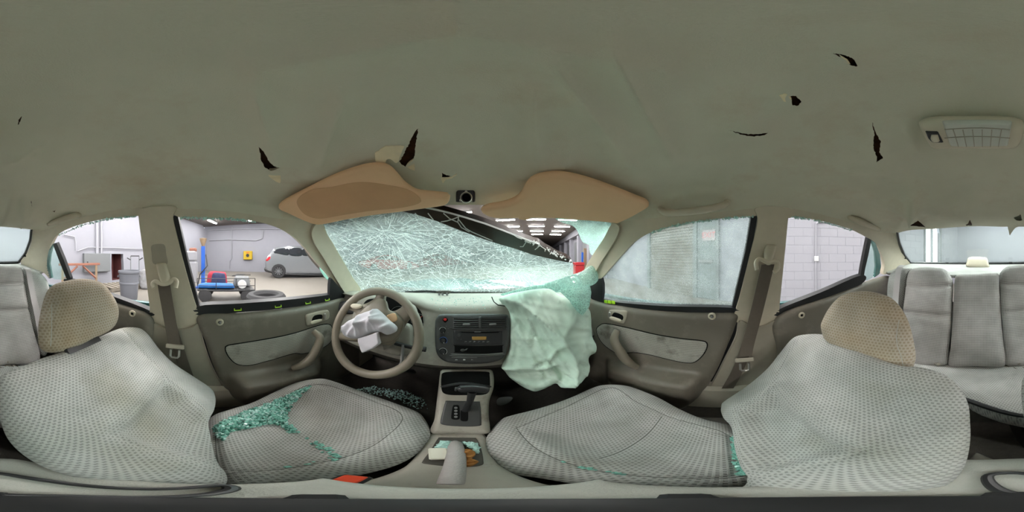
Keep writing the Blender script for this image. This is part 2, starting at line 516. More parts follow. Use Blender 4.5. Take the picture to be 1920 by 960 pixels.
M['bench'] = cloth('rear bench cloth', srgb(200, 198, 196), srgb(160, 158, 156), .0075, .010, .26, stain=(.82, .81, .79, 1), sscale=4, offset=0.0, brick=False)
M['bench_side'] = cloth('rear bench side cloth', srgb(190, 189, 186), srgb(150, 149, 147), .01, .008, .3)
M['carpet'] = basic('dark floor carpet', srgb(62, 57, 52), .98, noise=.35, nscale=60, bump=.6, bscale=350)
M['dash'] = basic('dashboard vinyl', srgb(150, 145, 136), .5, noise=.08, nscale=20, bump=.2, bscale=600, dirt=srgb(170, 164, 154), dscale=14)
M['dash_low'] = basic('dark lower dash plastic', srgb(74, 69, 63), .6, noise=.1, nscale=20)
M['black'] = basic('black plastic', srgb(38, 38, 40), .4, noise=.15, nscale=40)
M['stack'] = basic('charcoal dash panel', srgb(62, 62, 62), .42, noise=.1, nscale=60)
M['dark'] = basic('dark plastic and recess shade', srgb(16, 16, 16), .8, spec=.1)  # also painted as the shade inside recesses
M['rubber'] = basic('black rubber', srgb(26, 27, 30), .5, noise=.2, nscale=30)
M['wheel'] = basic('grey beige wheel urethane', srgb(134, 125, 111), .42, noise=.07, nscale=30, bump=.06, bscale=900)
M['console'] = basic('console plastic', srgb(160, 154, 144), .5, noise=.1, nscale=25, bump=.12, bscale=700, dirt=srgb(118, 110, 98), dscale=12)
M['visor'] = basic('tan visor vinyl', srgb(236, 194, 152), .7, noise=.06, nscale=12, bump=.1, bscale=500)
M['airbag'] = basic('pale green airbag nylon', srgb(206, 226, 212), .75, noise=.04, nscale=20, bump=.25, bscale=30)
M['airbag_white'] = basic('pale lilac airbag nylon', srgb(208, 204, 212), .75, noise=.05, nscale=20, bump=.2, bscale=40)
M['belt'] = basic('brown belt webbing', srgb(104, 94, 84), .8, noise=.12, nscale=80, bump=.2, bscale=900)
M['belt_light'] = basic('silver grey belt webbing', srgb(176, 172, 172), .7, noise=.05, nscale=60)
M['chrome'] = basic('bright metal', srgb(205, 203, 198), .3, metal=.9)
M['steel'] = basic('dull steel', srgb(150, 150, 150), .4, metal=.8)
M['red'] = basic('red button plastic', srgb(205, 40, 34), .4)
M['orange_red'] = basic('orange red buckle button', srgb(232, 78, 48), .45)
M['amber'] = basic('amber display', srgb(160, 122, 60), .3)
M['white'] = basic('white print', srgb(190, 190, 190), .6)
M['blue_print'] = basic('blue print', srgb(70, 110, 190), .6)
M['lime'] = basic('lime green clip', srgb(168, 215, 40), .5)
M['paint'] = basic('teal car paint', srgb(62, 112, 110), .25, metal=.2, coat=.6, noise=.1, nscale=4)
M['chip'] = basic('green glass chips', srgb(138, 196, 182), .12, spec=.8, noise=.25, nscale=120)
M['chip_pale'] = basic('pale glass chips', srgb(192, 226, 220), .12, spec=.8, noise=.2, nscale=120)  # pale crumbs, and painted highlights of the heap on the driver cushion
M['leaf'] = basic('dry brown leaf', srgb(168, 112, 54), .8, noise=.4, nscale=60)
M['paper'] = basic('off white card', srgb(214, 208, 194), .8)
M['band'] = basic('dark brown torn edge', srgb(44, 30, 20), .35, noise=.5, nscale=12)
M['glass_rear'] = clear_glass('green tinted rear glass', (.90, .965, .955, 1), haze=.03)
M['glass_quarter'] = clear_glass('green tinted quarter glass', (.82, .93, .91, 1), haze=.05)
M['glass_dew'] = cracked_glass('wet speckled door glass', (.84, .90, .90, 1), base=.04, fine=300, coarse=1, amount=.60, wfine=.11, wcoarse=0.0001, nz_scale=12, nzr=(.1, .62))
M['windshield'] = cracked_glass('shattered windshield glass', (.74, .86, .84, 1), base=.07, fine=170, coarse=40, amount=.50, wfine=.10, wcoarse=.03, nz_scale=3.0, crackcol=(.70, .80, .79, 1))
M['flap'] = cracked_glass('crazed glass flap', (.66, .85, .80, 1), base=.28, fine=130, coarse=50, amount=.5, wfine=.16, wcoarse=.05, nz_scale=5, crackcol=(.60, .74, .70, 1))
M['crack'] = clear_glass('white crack edge', (1, 1, 1, 1), haze=.7, hazecol=(.93, .96, .95, 1))
M['crack_dark'] = basic('dark crack edge', srgb(70, 84, 82), .5)
M['lens'] = basic('dome lamp lens', srgb(205, 205, 196), .35, noise=.05, nscale=60)
M['grip'] = basic('worn grey lilac grip', srgb(168, 160, 158), .6, noise=.12, nscale=50, bump=.3, bscale=300)
M['lid'] = basic('grey armrest cloth', srgb(178, 177, 170), .95, noise=.10, nscale=60, bump=.3, bscale=500, spec=.1)
M['seam'] = basic('seam thread', srgb(196, 194, 188), .9)
M['seam_dark'] = basic('dark seam fold', srgb(96, 94, 90), .95)
M['chip_shade'] = basic('shaded glass chips', srgb(78, 132, 118), .12, spec=.8, noise=.3, nscale=120)  # darker copy of the chip colour, painted shade for the heap's gaps
# garage
M['block'] = basic('white painted block', srgb(139, 139, 146), .75, noise=.04, nscale=6, bump=.2, bscale=60)
M['wall'] = basic('white painted wall', srgb(136, 136, 144), .75, noise=.04, nscale=3, bump=.15, bscale=40)
M['wall_far'] = basic('pale green grey wall', srgb(111, 120, 117), .8, noise=.06, nscale=2)
M['concrete'] = basic('worn concrete floor', srgb(115, 110, 103), .55, noise=.12, nscale=1.3, bump=.05, bscale=20, dirt=srgb(103, 97, 88), dscale=1.1)
M['ceil'] = basic('grey brown deck ceiling', srgb(104, 97, 92), .8, noise=.15, nscale=5)
M['lamp'] = basic('fluorescent tube', (1, 1, 1, 1), .5, emit=(1.0, .985, .96, 1), estr=LAMP)
M['conduit'] = basic('painted conduit', srgb(146, 146, 153), .5)
M['grey_metal'] = basic('grey painted metal', srgb(103, 106, 108), .5, noise=.05, nscale=6)
M['suv'] = basic('silver car paint', srgb(122, 125, 129), .25, metal=.35, coat=.7)
M['car_red'] = basic('red car paint', srgb(153, 33, 38), .3, coat=.6)
M['tint'] = basic('dark car window', srgb(34, 38, 42), .08, coat=.5)
M['tyre'] = basic('tyre rubber', srgb(40, 40, 42), .8, noise=.2, nscale=12)
M['tail'] = basic('red lamp lens', srgb(196, 30, 44), .3)
M['yellow'] = basic('yellow box', srgb(171, 144, 14), .5)
M['bin'] = basic('grey plastic bin', srgb(94, 96, 103), .6, noise=.1, nscale=5)
M['pallet'] = basic('weathered pallet wood', srgb(122, 115, 104), .85, noise=.15, nscale=9)
M['wood'] = basic('bare lumber', srgb(130, 110, 87), .8, noise=.15, nscale=8)
M['wood_red'] = basic('orange painted lumber', srgb(130, 85, 70), .8, noise=.15, nscale=8)
M['blue'] = basic('blue painted steel', srgb(26, 80, 165), .45)
M['sky_blue'] = basic('bright blue cloth', srgb(21, 90, 157), .6, noise=.2, nscale=8)
M['navy'] = basic('navy cloth', srgb(40, 46, 74), .9, noise=.3, nscale=12)
M['maroon'] = basic('maroon cloth', srgb(150, 40, 56), .8, noise=.2, nscale=10)
M['door_grey'] = basic('grey green steel door', srgb(97, 106, 106), .55)
M['sign'] = basic('sign face', srgb(165, 157, 157), .6)
M['sign_red'] = basic('sign letters', srgb(206, 92, 100), .6)
M['roller'] = basic('brown grey roller door', srgb(106, 101, 90), .6, noise=.08, nscale=5)
M['plastic_clear'] = basic('milky plastic wrap', srgb(139, 139, 144), .3)
M['hole'] = basic('red brown opening', srgb(104, 58, 58), .9, noise=.3, nscale=2)
M['daylight'] = basic('daylit opening', (1, 1, 1, 1), .5, emit=(.93, .97, 1, 1), estr=3.0)
# ------------------------------------------------------------------ the garage around the car
AX = [E1, E2, V3(0, 0, 1)]
def gbox(acc, a0, a1, b0, b1, z0, z1, bev=0):
    acc.add(*box_vf(G((a0 + a1) / 2, (b0 + b1) / 2, (z0 + z1) / 2), (a1 - a0, b1 - b0, z1 - z0), AX, bev)); return acc
def gb(name, m, a0, a1, b0, b1, z0, z1, parent=None, bev=0, smooth=False):
    return gbox(Acc(), a0, a1, b0, b1, z0, z1, bev).build(name, m, parent, smooth)
def to_ab(p): return float(np.dot(p, E1)), float(np.dot(p, E2))
AR, BL, BR, AF, ZC = -5.8, -11.6, 3.7, 42.0, 3.5

struct(gb('garage_floor', M['concrete'], AR - .3, AF, BL - .3, BR + .3, -.2, 0), 'worn pale concrete floor of the garage')
struct(gb('ceiling', M['ceil'], AR - .3, AF, BL - .3, BR + .3, ZC, ZC + .2), 'brown grey deck ceiling of the garage')
# rear wall with a doorless opening
def wall_holes(name, m, a_or_b, axis, u0, u1, holes, th, label):
    out = resample([(u0, 0), (u1, 0), (u1, ZC), (u0, ZC)], 1.5)
    P, F = tri_fill(out, 1.5, holes=[resample(h, .6) for h in holes])
    f = (lambda u, z, o: G(a_or_b + o, u, z)) if axis == 'a' else (lambda u, z, o: G(u, a_or_b + o, z))
    n = len(P); V = [f(u, z, 0) for u, z in P] + [f(u, z, th) for u, z in P]
    cnt = set((t[i], t[(i + 1) % 3]) for t in F for i in range(3))
    fc = F + [tuple(n + i for i in reversed(t)) for t in F] + [(a, b, n + b, n + a) for a, b in cnt if (b, a) not in cnt]
    return struct(mesh(name, V, fc, m, None, False), label)
p0 = on_a(209, 500, AR); p1 = on_a(232, 500, AR)
ob0, ob1 = sorted((to_ab(p0)[1], to_ab(p1)[1]))
oz = on_a(220, 476, AR)[2] + CAMH
wall_rear = wall_holes('wall_rear', M['wall'], AR, 'a', BL - .2, BR + .2, [[(ob0, .12), (ob1, .12), (ob1, oz), (ob0, oz)]], -.18, 'white painted rear wall of the garage')
ac = Acc(); gbox(ac, AR - 1.0, AR - .9, ob0 - .3, ob1 + .3, 0, oz + .3); gbox(ac, AR - .95, AR - .16, ob0 - .12, ob0 - .01, 0, oz + .1)
gbox(ac, AR - .95, AR - .16, ob1 + .01, ob1 + .12, 0, oz + .1); gbox(ac, AR - .95, AR - .16, ob0, ob1, oz + .01, oz + .1); gbox(ac, AR - .95, AR - .16, ob0, ob1, .02, .11)
ac.build('alcove_lining', M['hole'], wall_rear, False)
struct(gb('wall_left', M['wall'], AR - .2, AF, BL - .2, BL, 0, ZC), 'white painted left wall of the garage')
struct(gb('wall_far', M['wall_far'], AF, AF + .2, BL - .2, BR + .2, 0, ZC), 'far end wall of the long garage hall')
dA0 = to_ab(on_b(1735, 470, BR))[0]; dA1 = to_ab(on_b(1762, 470, BR))[0]
dA0, dA1 = sorted((dA0, dA1))
# right wall of painted blocks
wall_right = wall_holes('wall_right', M['wall'], BR + .012, 'b', AR - .2, AF, [[(dA0, .1), (dA1, .1), (dA1, 2.5), (dA0, 2.5)]], .2, 'white painted block wall beside the car')
bw, bh = .4, .2
blk = None
for r in range(0, 13):
    for c in range(-16, 12):
        a = (c + (.5 if r % 2 else 0)) * bw
        if a - .2 < AR or a > 2.3: continue
        if a + .21 > dA0 and a - .21 < dA1: continue
        if to_ab(on_b(1350, 500, BR))[0] - .25 < a: continue
        if blk is None:
            blk = Acc().add(*box_vf(G(0, BR + .0075, bh / 2), (bw - .003, .009, bh - .003), AX, .0015)).build('block', M['block'], wall_right, False)
            b_ = blk; base0 = (0, 0)
        else:
            b_ = blk.copy(); COL.objects.link(b_)
        d = E1 * a + V3(0, 0, r * bh); b_.location = tuple(d)
win = sroot('window_4', 'tall bright daylit opening in the garage wall')
gb('pane', M['daylight'], dA0, dA1, BR + .12, BR + .14, .1, 2.5, win)
ac = Acc(); gbox(ac, dA0 - .06, dA0, BR - .03, BR + .2, 0.1, 2.56); gbox(ac, dA1, dA1 + .06, BR - .03, BR + .2, .1, 2.56); gbox(ac, dA0, dA1, BR - .03, BR + .2, 2.5, 2.56)
gbox(ac, (dA0 + dA1) / 2 - .02, (dA0 + dA1) / 2 + .02, BR + .02, BR + .1, .1, 2.5)
ac.build('frame', M['grey_metal'], win, False)
# pilasters and beam along the right wall further down the hall
for i, a in enumerate((7.5, 10.5, 13.5, 17, 21, 26)):
    struct(gb('trim_%d' % (8 + i), M['wall'], a, a + .5, BR - .35, BR, 0, ZC - .5), 'white wall pilaster down the hall')
struct(gb('trim_14', M['wall'], 6.5, AF, BR - .45, BR, ZC - .55, ZC), 'white beam along the right wall top')
for i, a in enumerate((8.2, 11.2, 14.3, 18.0)):
    struct(gb('trim_%d' % (15 + i), M['grey_metal'], a, a + 2.0, BR - .06, BR, .0, 2.5), 'grey bay panel between wall pilasters')

# fluorescent fixtures in rows
FIX = None
for i in range(10):
    for j, b in enumerate((-9.7, -7.6, -5.8, -3.9, -2.05, -.15, 1.8)):
        a = -4.45 + 2.4 * i
        if b < -5 and a > 2: continue
        if FIX is None:
            f_ = thing('ceiling_light', 'fluorescent strip light fixed across the garage ceiling', 'light', 'garage strip lights')
            gb('housing', M['white'], -.10, .10, -.62, .62, ZC - .07, ZC, f_)
            gb('tube', M['lamp'], -.07, .07, -.58, .58, ZC - .10, ZC - .07, f_)
            FIX = f_
        else:
            f_ = FIX.copy(); COL.objects.link(f_)
            for ch in FIX.children:
                c = ch.copy(); COL.objects.link(c); c.parent = f_
        f_.location = tuple(E1 * a + E2 * b)

# conduits and boxes on the walls
def wall_pipe(name, pts, r, surf, label, m=None):
    P = [surf(*p) for p in pts]
    return tag(Acc().add(*tube_vf(P, r, 8)).build(name, m or M['conduit']), label, 'pipe')
ra = lambda x, y: on_a(x, y, AR + .06)
lb = lambda x, y: on_b(x, y, BL + .06)
rb = lambda x, y: on_b(x, y, BR - .03)
wall_pipe('wall_pipe', [(182, 405), (182, 484)], .06, ra, 'thicker vertical pipe on the white wall above the grey panel')
wall_pipe('wall_pipe', [(190, 405), (190, 484)], .045, ra, 'thinner vertical pipe beside the thicker one on the white wall')
wall_pipe('wall_conduit', [(142, 470), (142, 455), (140, 444), (120, 440)], .02, ra, 'thin bent conduit over the lumber trestle')
wall_pipe('wall_conduit', [(145, 471), (165, 464), (185, 464), (270, 467)], .02, ra, 'long thin conduit crossing behind the vertical pipes')
wall_pipe('wall_conduit', [(390, 432), (560, 431)], .035, lb, 'upper horizontal conduit along the far white wall')
wall_pipe('wall_conduit', [(392, 451), (430, 449), (480, 451), (492, 447), (494, 432)], .03, lb, 'lower conduit with a bend above the yellow box')
wall_pipe('wall_conduit', [(435, 425), (435, 484), (430, 490), (430, 504)], .025, lb, 'vertical conduit left of the yellow box')
wall_pipe('wall_conduit', [(1530, 418), (1530, 552)], .016, rb, 'vertical conduit with a square junction box on the block wall')
wall_pipe('wall_conduit', [(1530, 420), (1536, 416), (1570, 417)], .016, rb, 'short bent conduit at the top of the block wall')
p = on_b(1531, 485, BR - .03); a_, b_ = to_ab(p)
tag(gb('junction_box', M['white'], a_ - .05, a_ + .05, b_ - .02, b_ + .03, p[2] + CAMH - .06, p[2] + CAMH + .06, None, .008), 'small white junction box on the block wall conduit', 'box')
p = on_a(181, 501, AR + .08); a_, b_ = to_ab(p)
eb = thing('electrical_panel', 'grey electrical panel on the wall under the vertical pipes', 'panel')
gb('cabinet', M['grey_metal'], AR + .002, AR + .2, b_ - .55, b_ + .55, .55, 1.25, eb, .01)
gb('latch', M['black'], AR + .2, AR + .22, b_ + .4, b_ + .44, .85, .95, eb)
p = on_b(465, 479, BL + .1); a_, b_ = to_ab(p); z_ = p[2] + CAMH
yb = thing('wall_box', 'yellow emergency box with a dark round mark on the far wall', 'box')
gb('case', M['yellow'], a_ - .32, a_ + .32, BL, BL + .22, z_ - .3, z_ + .32, yb, .03)
Acc().add(*lathe_vf([(.12, 0), (.12, .02)], G(a_, BL + .215, z_), E2, 16)).build('round_mark', M['black'], yb)
gb('handle', M['orange_red'], a_ - .1, a_ + .1, BL + .22, BL + .25, z_ + .18, z_ + .24, yb)
# exit door and roller door on the right wall
def wall_rect(x0, x1, y0, y1, b):
    pa = [to_ab(on_b(x, (y0 + y1) / 2, b))[0] for x in (x0, x1)]
    xm = (x0 + x1) / 2
    return min(pa), max(pa), on_b(xm, y1, b)[2] + CAMH, on_b(xm, y0, b)[2] + CAMH
a0, a1, z0, z1 = wall_rect(1222, 1303, 405, 540, BR)
rd = sroot('door_5', 'brown grey ribbed roller door seen through the wet glass')
ac = Acc(); n = 34
for i in range(n):
    z_ = 2.9 * i / n; gbox(ac, a0, a1, BR - .05, BR, z_ + .004, z_ + 2.9 / n - .004, .012)
stuff(ac.build('slat_curtain', M['roller'], rd, False))
ac = Acc(); gbox(ac, a1, a1 + .14, BR - .1, BR, 0, 3.05); gbox(ac, a0 - .12, a0, BR - .1, BR, 0, 3.05); gbox(ac, a0 - .12, a1 + .14, BR - .1, BR, 2.9, 3.05)
ac.build('frame', M['door_grey'], rd, False)
e0, e1, z0, z1 = wall_rect(1308, 1346, 405, 548, BR)
ed = sroot('door_6', 'grey green steel exit door')
gb('panel', M['door_grey'], e0, e1, BR - .05, BR, .01, 2.25, ed, .01)
ac = Acc(); gbox(ac, e0 - .06, e0, BR - .08, BR, 0, 2.31); gbox(ac, e1, e1 + .06, BR - .08, BR, 0, 2.31); gbox(ac, e0 - .06, e1 + .06, BR - .08, BR, 2.25, 2.31)
ac.build('frame', M['grey_metal'], ed, False)
gb('push_bar', M['steel'], e0 + .1, e1 - .1, BR - .1, BR - .05, .98, 1.05, ed, .01)
p = on_b(1329, 441, BR - .06); sa, sb = to_ab(p); sz = p[2] + CAMH
sg = thing('exit_sign', 'small white sign with pale red letters on the grey door', 'sign')
gb('plate', M['sign'], sa - .19, sa + .19, BR - .075, BR - .05, sz - .14, sz + .14, sg)
def text(name, s, size, fr, m, parent, h=.002, u=0, v=0):
    cu = bpy.data.curves.new(name, 'FONT'); cu.body = s; cu.size = size; cu.align_x = 'CENTER'; cu.align_y = 'CENTER'; cu.extrude = .001
    cu.materials.append(m)
    tmp = bpy.data.objects.new(name, cu); COL.objects.link(tmp); bpy.context.view_layer.update()
    me = bpy.data.meshes.new_from_object(tmp.evaluated_get(bpy.context.evaluated_depsgraph_get()))
    bpy.data.objects.remove(tmp); o = new_obj(name, me, parent)
    R_ = Matrix([[fr.U[i], fr.V[i], fr.N[i]] for i in range(3)]).to_4x4()
    o.matrix_local = Matrix.Translation(Vector(fr.p(u, v, h) + V3(0, 0, CAMH))) @ R_
    return o
text('lettering', 'EXIT', .2, Frame(G(sa, BR - .077, sz), -E2), M['sign_red'], sg)

# ------------------------------------------------------------------ vehicles and gear in the garage
def wheel(parent, c, axis, r, wd, spokes=10):
    axis = unit(axis)
    t = Acc().add(*lathe_vf([(r * .62, -wd / 2), (r * .93, -wd / 2), (r, -wd * .35), (r, wd * .35), (r * .93, wd / 2), (r * .62, wd / 2), (r * .62, -wd / 2)], c, axis, 28, False)).build('tyre', M['tyre'], parent)
    ac = Acc().add(*lathe_vf([(r * .63, wd * .38), (r * .56, wd * .46), (r * .55, 0), (.02, -.02)], c, axis, 28))
    rim = ac.build('rim', M['black'], parent)
    fr = Frame(np.asarray(c) + axis * wd * .42, axis)
    ac = Acc()
    for k in range(spokes):
        w_ = 2 * math.pi * k / spokes; d = fr.U * math.cos(w_) + fr.V * math.sin(w_)
        ac.add(*box_vf(fr.o + d * r * .33, (r * .5, r * .08, .02), [d, np.cross(fr.N, d), fr.N]))
    ac.add(*lathe_vf([(r * .14, -.01), (r * .14, .02)], fr.o, axis, 12))
    ac.build('spokes', M['suv'], rim)
def px_car(name, label, b0, outline, m, wins, wheels, depth, lamp=None, sill=None):
    t = thing(name, label, 'car')
    fr = Frame(G(0, b0, CAMH), E2)
    relief('body', fr, fr.pxs(outline), m, t, .10, depth, .18, .16)
    for w_ in wins: relief('side_window', Frame(fr.o + fr.N * .085, fr.N), Frame(fr.o + fr.N * .085, fr.N).pxs(w_), M['tint'], t, .02, .02, .04, .12)
    for (x, y, r) in wheels:
        c = fr.at(x, y, .02); c[2] = -CAMH + r
        wheel(t, c, E2, r, .24)
    if lamp: relief('tail_lamp', Frame(fr.o + fr.N * .08, fr.N), fr.pxs(lamp), M['tail'], t, .04, .03, .05, .08)
    if sill: relief('sill', fr, fr.pxs(sill), M['black'], t, .13, .05, .06, .1)
    return t
bs = to_ab(on_ground(522, 521))[1]
px_car('parked_suv', 'silver sport utility car parked by the far wall', bs,
       [(497, 490), (500, 483), (508, 472), (516, 465), (535, 462), (565, 462), (590, 465), (610, 474), (630, 483), (650, 488), (656, 500), (650, 511), (600, 514), (545, 514), (515, 512), (500, 509)], M['suv'],
       [[(512, 474), (520, 467), (541, 466), (541, 479), (520, 476)], [(543, 466), (566, 466), (566, 480), (543, 479)], [(568, 466), (588, 469), (600, 478), (568, 480)]],
       [(522.5, 509, .37), (625, 512, .37)], 1.7, [(499, 487), (505, 480), (508, 484), (501, 490)], [(497, 501), (508, 506), (545, 512), (610, 514), (610, 517), (545, 516), (500, 510)])
br = to_ab(on_ground(735, 507))[1]
px_car('red_sedan', 'red car with a rounded roof seen through the cracked windshield', br,
       [(686, 497), (687, 489), (700, 486), (712, 480), (728, 478), (742, 481), (756, 488), (775, 491), (783, 496), (783, 503), (740, 505), (692, 503)], M['car_red'],
       [[(705, 486), (714, 481), (726, 480), (726, 487)], [(728, 480), (740, 482), (750, 488), (728, 487)]], [(700, 503, .31), (766, 503, .31)], 1.5)
px_car('dark_red_wreck', 'darker red crumpled car right of the red sedan', br - .6,
       [(792, 494), (795, 487), (806, 482), (818, 477), (838, 479), (850, 485), (868, 489), (876, 494), (874, 500), (830, 502), (796, 501)], basic('dark red paint', srgb(112, 40, 44), .4, noise=.4, nscale=6),
       [[(808, 484), (818, 479), (832, 480), (832, 486)]], [(806, 500, .31), (862, 500, .31)], 1.5)
p = on_ground(1085, 518); a_, b_ = to_ab(p)
tc_ = thing('tool_chest', 'red tool chest standing in the hall beyond the windshield', 'cabinet')
gb('cabinet', M['car_red'], a_ - .3, a_ + .3, b_ - .25, b_ + .25, .1, .62, tc_, .02)
gb('lid', M['car_red'], a_ - .32, a_ + .32, b_ - .27, b_ + .27, .63, .80, tc_, .03)
gb('caster_base', M['black'], a_ - .28, a_ + .28, b_ - .23, b_ + .23, 0, .1, tc_)
p = on_ground(1092, 512); a_, b_ = to_ab(p)
tag(gb('blue_post', M['blue'], a_ - .06, a_ + .06, b_ - .06, b_ + .06, 0, 1.4, None, .01), 'slim blue post behind the red tool chest', 'post')
p = on_ground(1100, 510); a_, b_ = to_ab(p)
tag(gb('plywood_sheet', M['wood'], a_ - .03, a_ + .03, b_ - .22, b_ + .22, 0, 1.7, None, .005), 'upright wooden board near the slim blue post', 'board')

# litter bin
c = on_ground(242, 561)
tb = thing('litter_bin', 'round grey plastic litter bin outside the rear window', 'bin')
Acc().add(*lathe_vf([(.20, 0), (.215, .02), (.245, .42), (.26, .43), (.26, .47), (.25, .48), (.265, .70), (.285, .72), (.285, .77), (.265, .775), (.255, .70), (.20, .03), (.0, .03)], c, (0, 0, 1), 36, False)).build('bin_body', M['bin'], tb)
for s in (0, 1):
    w_ = math.atan2(c[1], c[0]) + math.pi / 2 + s * math.pi; d = V3(math.cos(w_), math.sin(w_), 0)
    Acc().add(*box_vf(c + d * .285 + V3(0, 0, .62), (.03, .12, .05), [d, np.cross(V3(0, 0, 1), d), V3(0, 0, 1)], .01)).build('handle', M['bin'], tb)
# pallet
c = on_ground(226, 540); ca, cb = to_ab(c)
pl = thing('wooden_pallet', 'weathered wooden pallet lying behind the grey litter bin', 'pallet')
for i in range(7): gb('plank', M['pallet'], ca - .5, ca + .5, cb - .62 + i * .19, cb - .62 + i * .19 + .12, .12, .145, pl, .004)
for i in range(3): gb('stringer', M['pallet'], ca - .5 + i * .46, ca - .42 + i * .46, cb - .62, cb + .64, .022, .12, pl, .004)
for i in range(3): gb('plank', M['pallet'], ca - .5, ca + .5, cb - .62 + i * .57, cb - .5 + i * .57, 0, .022, pl, .004)
# hand truck
c = on_ground(253, 536)
u = unit(np.cross(V3(0, 0, 1), unit(c)))
ht = thing('hand_truck', 'upright hand truck with black grips behind the litter bin', 'hand truck')
for s in (-1, 1):
    Acc().add(*tube_vf([c + u * s * .16 + V3(0, 0, .1), c + u * s * .16 + V3(0, 0, 1.15)], .016, 8)).build('upright', M['grey_metal'], ht)
    Acc().add(*tube_vf([c + u * s * .16 + V3(0, 0, 1.0), c + u * s * .30 + V3(0, 0, 1.08)], .02, 8)).build('grip', M['black'], ht)
Acc().add(*tube_vf([c + u * -.16 + V3(0, 0, 1.15), c + u * .16 + V3(0, 0, 1.15)], .02, 8)).build('top_bar', M['black'], ht)
Acc().add(*box_vf(c + V3(0, 0, .1), (.4, .2, .02), [u, np.cross(V3(0, 0, 1), u), V3(0, 0, 1)])).build('toe_plate', M['grey_metal'], ht)
for s in (-1, 1): Acc().add(*lathe_vf([(.03, -.03), (.12, -.03), (.12, .03), (.03, .03)], c + u * s * .22 + V3(0, 0, .12), u, 20)).build('wheel', M['tyre'], ht)
# camouflage bag
fr = Frame(on_ground(270, 543) * 1.02, -unit(on_ground(270, 543) * V3(1, 1, 0)))
bgm = basic('grey camouflage cloth', srgb(130, 130, 132), .9, noise=.6, nscale=9)
tag(relief('gear_bag', fr, fr.pxs([(262, 512), (268, 505), (280, 506), (286, 520), (284, 540), (264, 540)]), bgm, None, .14, .14, .12, .06), 'grey patterned bag on the pallet right of the litter bin', 'bag')
# trestle of bare lumber
c = on_ground(150, 541); ca, cb = to_ab(c)
tr = thing('lumber_trestle', 'bare lumber trestle with orange braces by the white wall', 'trestle')
gb('top_beam', M['wood_red'], ca - .06, ca + .06, cb - .75, cb + .75, .82, .90, tr, .01)
for s in (-1, 1):
    Acc().add(*tube_vf([G(ca, cb + s * .62, 0), G(ca, cb + s * .62, .82)], .055, 4)).build('leg', M['wood'], tr, False)
    Acc().add(*tube_vf([G(ca + .02, cb + s * .1, .80), G(ca + .02, cb + s * .6, .35)], .035, 4)).build('brace', M['wood_red'], tr, False)
# flat cart with bags
c = on_ground(424, 566); u = unit(np.cross(unit(c * V3(1, 1, 0)), V3(0, 0, 1))); k_ = unit(c * V3(1, 1, 0)); Z = V3(0, 0, 1)
ct = thing('flat_cart', 'black wire sided flat cart loaded with bags', 'cart')
AXC = [u, k_, Z]
Acc().add(*box_vf(c + Z * .30 + k_ * .3, (1.40, .75, .04), AXC, .01)).build('deck', M['black'], ct)
for zz in (.42, .60):
    for s in (-.06, .66): Acc().add(*tube_vf([c + u * -.7 + Z * zz + k_ * s, c + u * .7 + Z * zz + k_ * s], .008, 6)).build('rail', M['black'], ct)
for s in (-.7, -.24, .24, .7): Acc().add(*tube_vf([c + u * s + Z * .3 + k_ * -.06, c + u * s + Z * .6 + k_ * -.06], .01, 6)).build('stake', M['black'], ct)
for s in (-.52, .52):
    for q in (-.02, .62):
        Acc().add(*lathe_vf([(.05, -.06), (.16, -.05), (.17, 0), (.16, .05), (.05, .06)], c + u * s + Z * .17 + k_ * q, k_, 24)).build('wheel', M['tyre'], ct)
def lump(name, m, cc, sx, sz, sy, label, cat):
    fr = Frame(cc, -k_)
    pts = [(-.5, -.5), (-.52, .1), (-.4, .45), (-.1, .5), (.2, .46), (.45, .4), (.52, 0), (.5, -.5), (0, -.52)]
    return tag(relief(name, fr, [(a * sx, b * sz) for a, b in pts], m, None, sy / 2, sy / 2, min(sx, sz) * .35, min(sx, sz) * .12), label, cat)
lump('blue_duffel', M['sky_blue'], c + u * -.25 + Z * .398 + k_ * .12, .85, .14, .2, 'long bright blue bag lying on the flat cart', 'bag')
lump('backpack', M['navy'], c + u * -.2 + Z * .52 + k_ * .35, .36, .38, .16, 'navy backpack standing on the flat cart', 'bag')
lump('maroon_bag', M['maroon'], c + u * -.25 + Z * .53 + k_ * .52, .52, .40, .12, 'maroon bag behind the navy backpack', 'bag')
lump('silver_case', M['grey_metal'], c + u * .42 + Z * .47 + k_ * .4, .42, .30, .2, 'pale grey case at the end of the flat cart', 'case')
tag(Acc().add(*lathe_vf([(.04, -.05), (.10, -.05), (.11, -.03), (.11, .03), (.10, .05), (.04, .05)], c + u * .40 + Z * .43 + k_ * .1, k_, 24)).build('cable_reel', M['white']), 'round white reel on the flat cart', 'reel')
# tyres lying beside the cart
c2 = on_ground(496, 590)
TY = [(.20, .05), (.24, 0), (.33, 0), (.37, .05), (.37, .17), (.33, .22), (.24, .22), (.20, .17), (.20, .05)]
tag(Acc().add(*lathe_vf(TY, c2, (0, 0, 1), 32, False)).build('loose_tyre', M['tyre']), 'lower of two black tyres stacked below the driver window', 'tyre')
tag(Acc().add(*lathe_vf(TY, c2 + V3(.03, .02, .222), (0, 0, 1), 32, False)).build('loose_tyre', M['tyre']), 'upper of two black tyres stacked below the driver window', 'tyre')
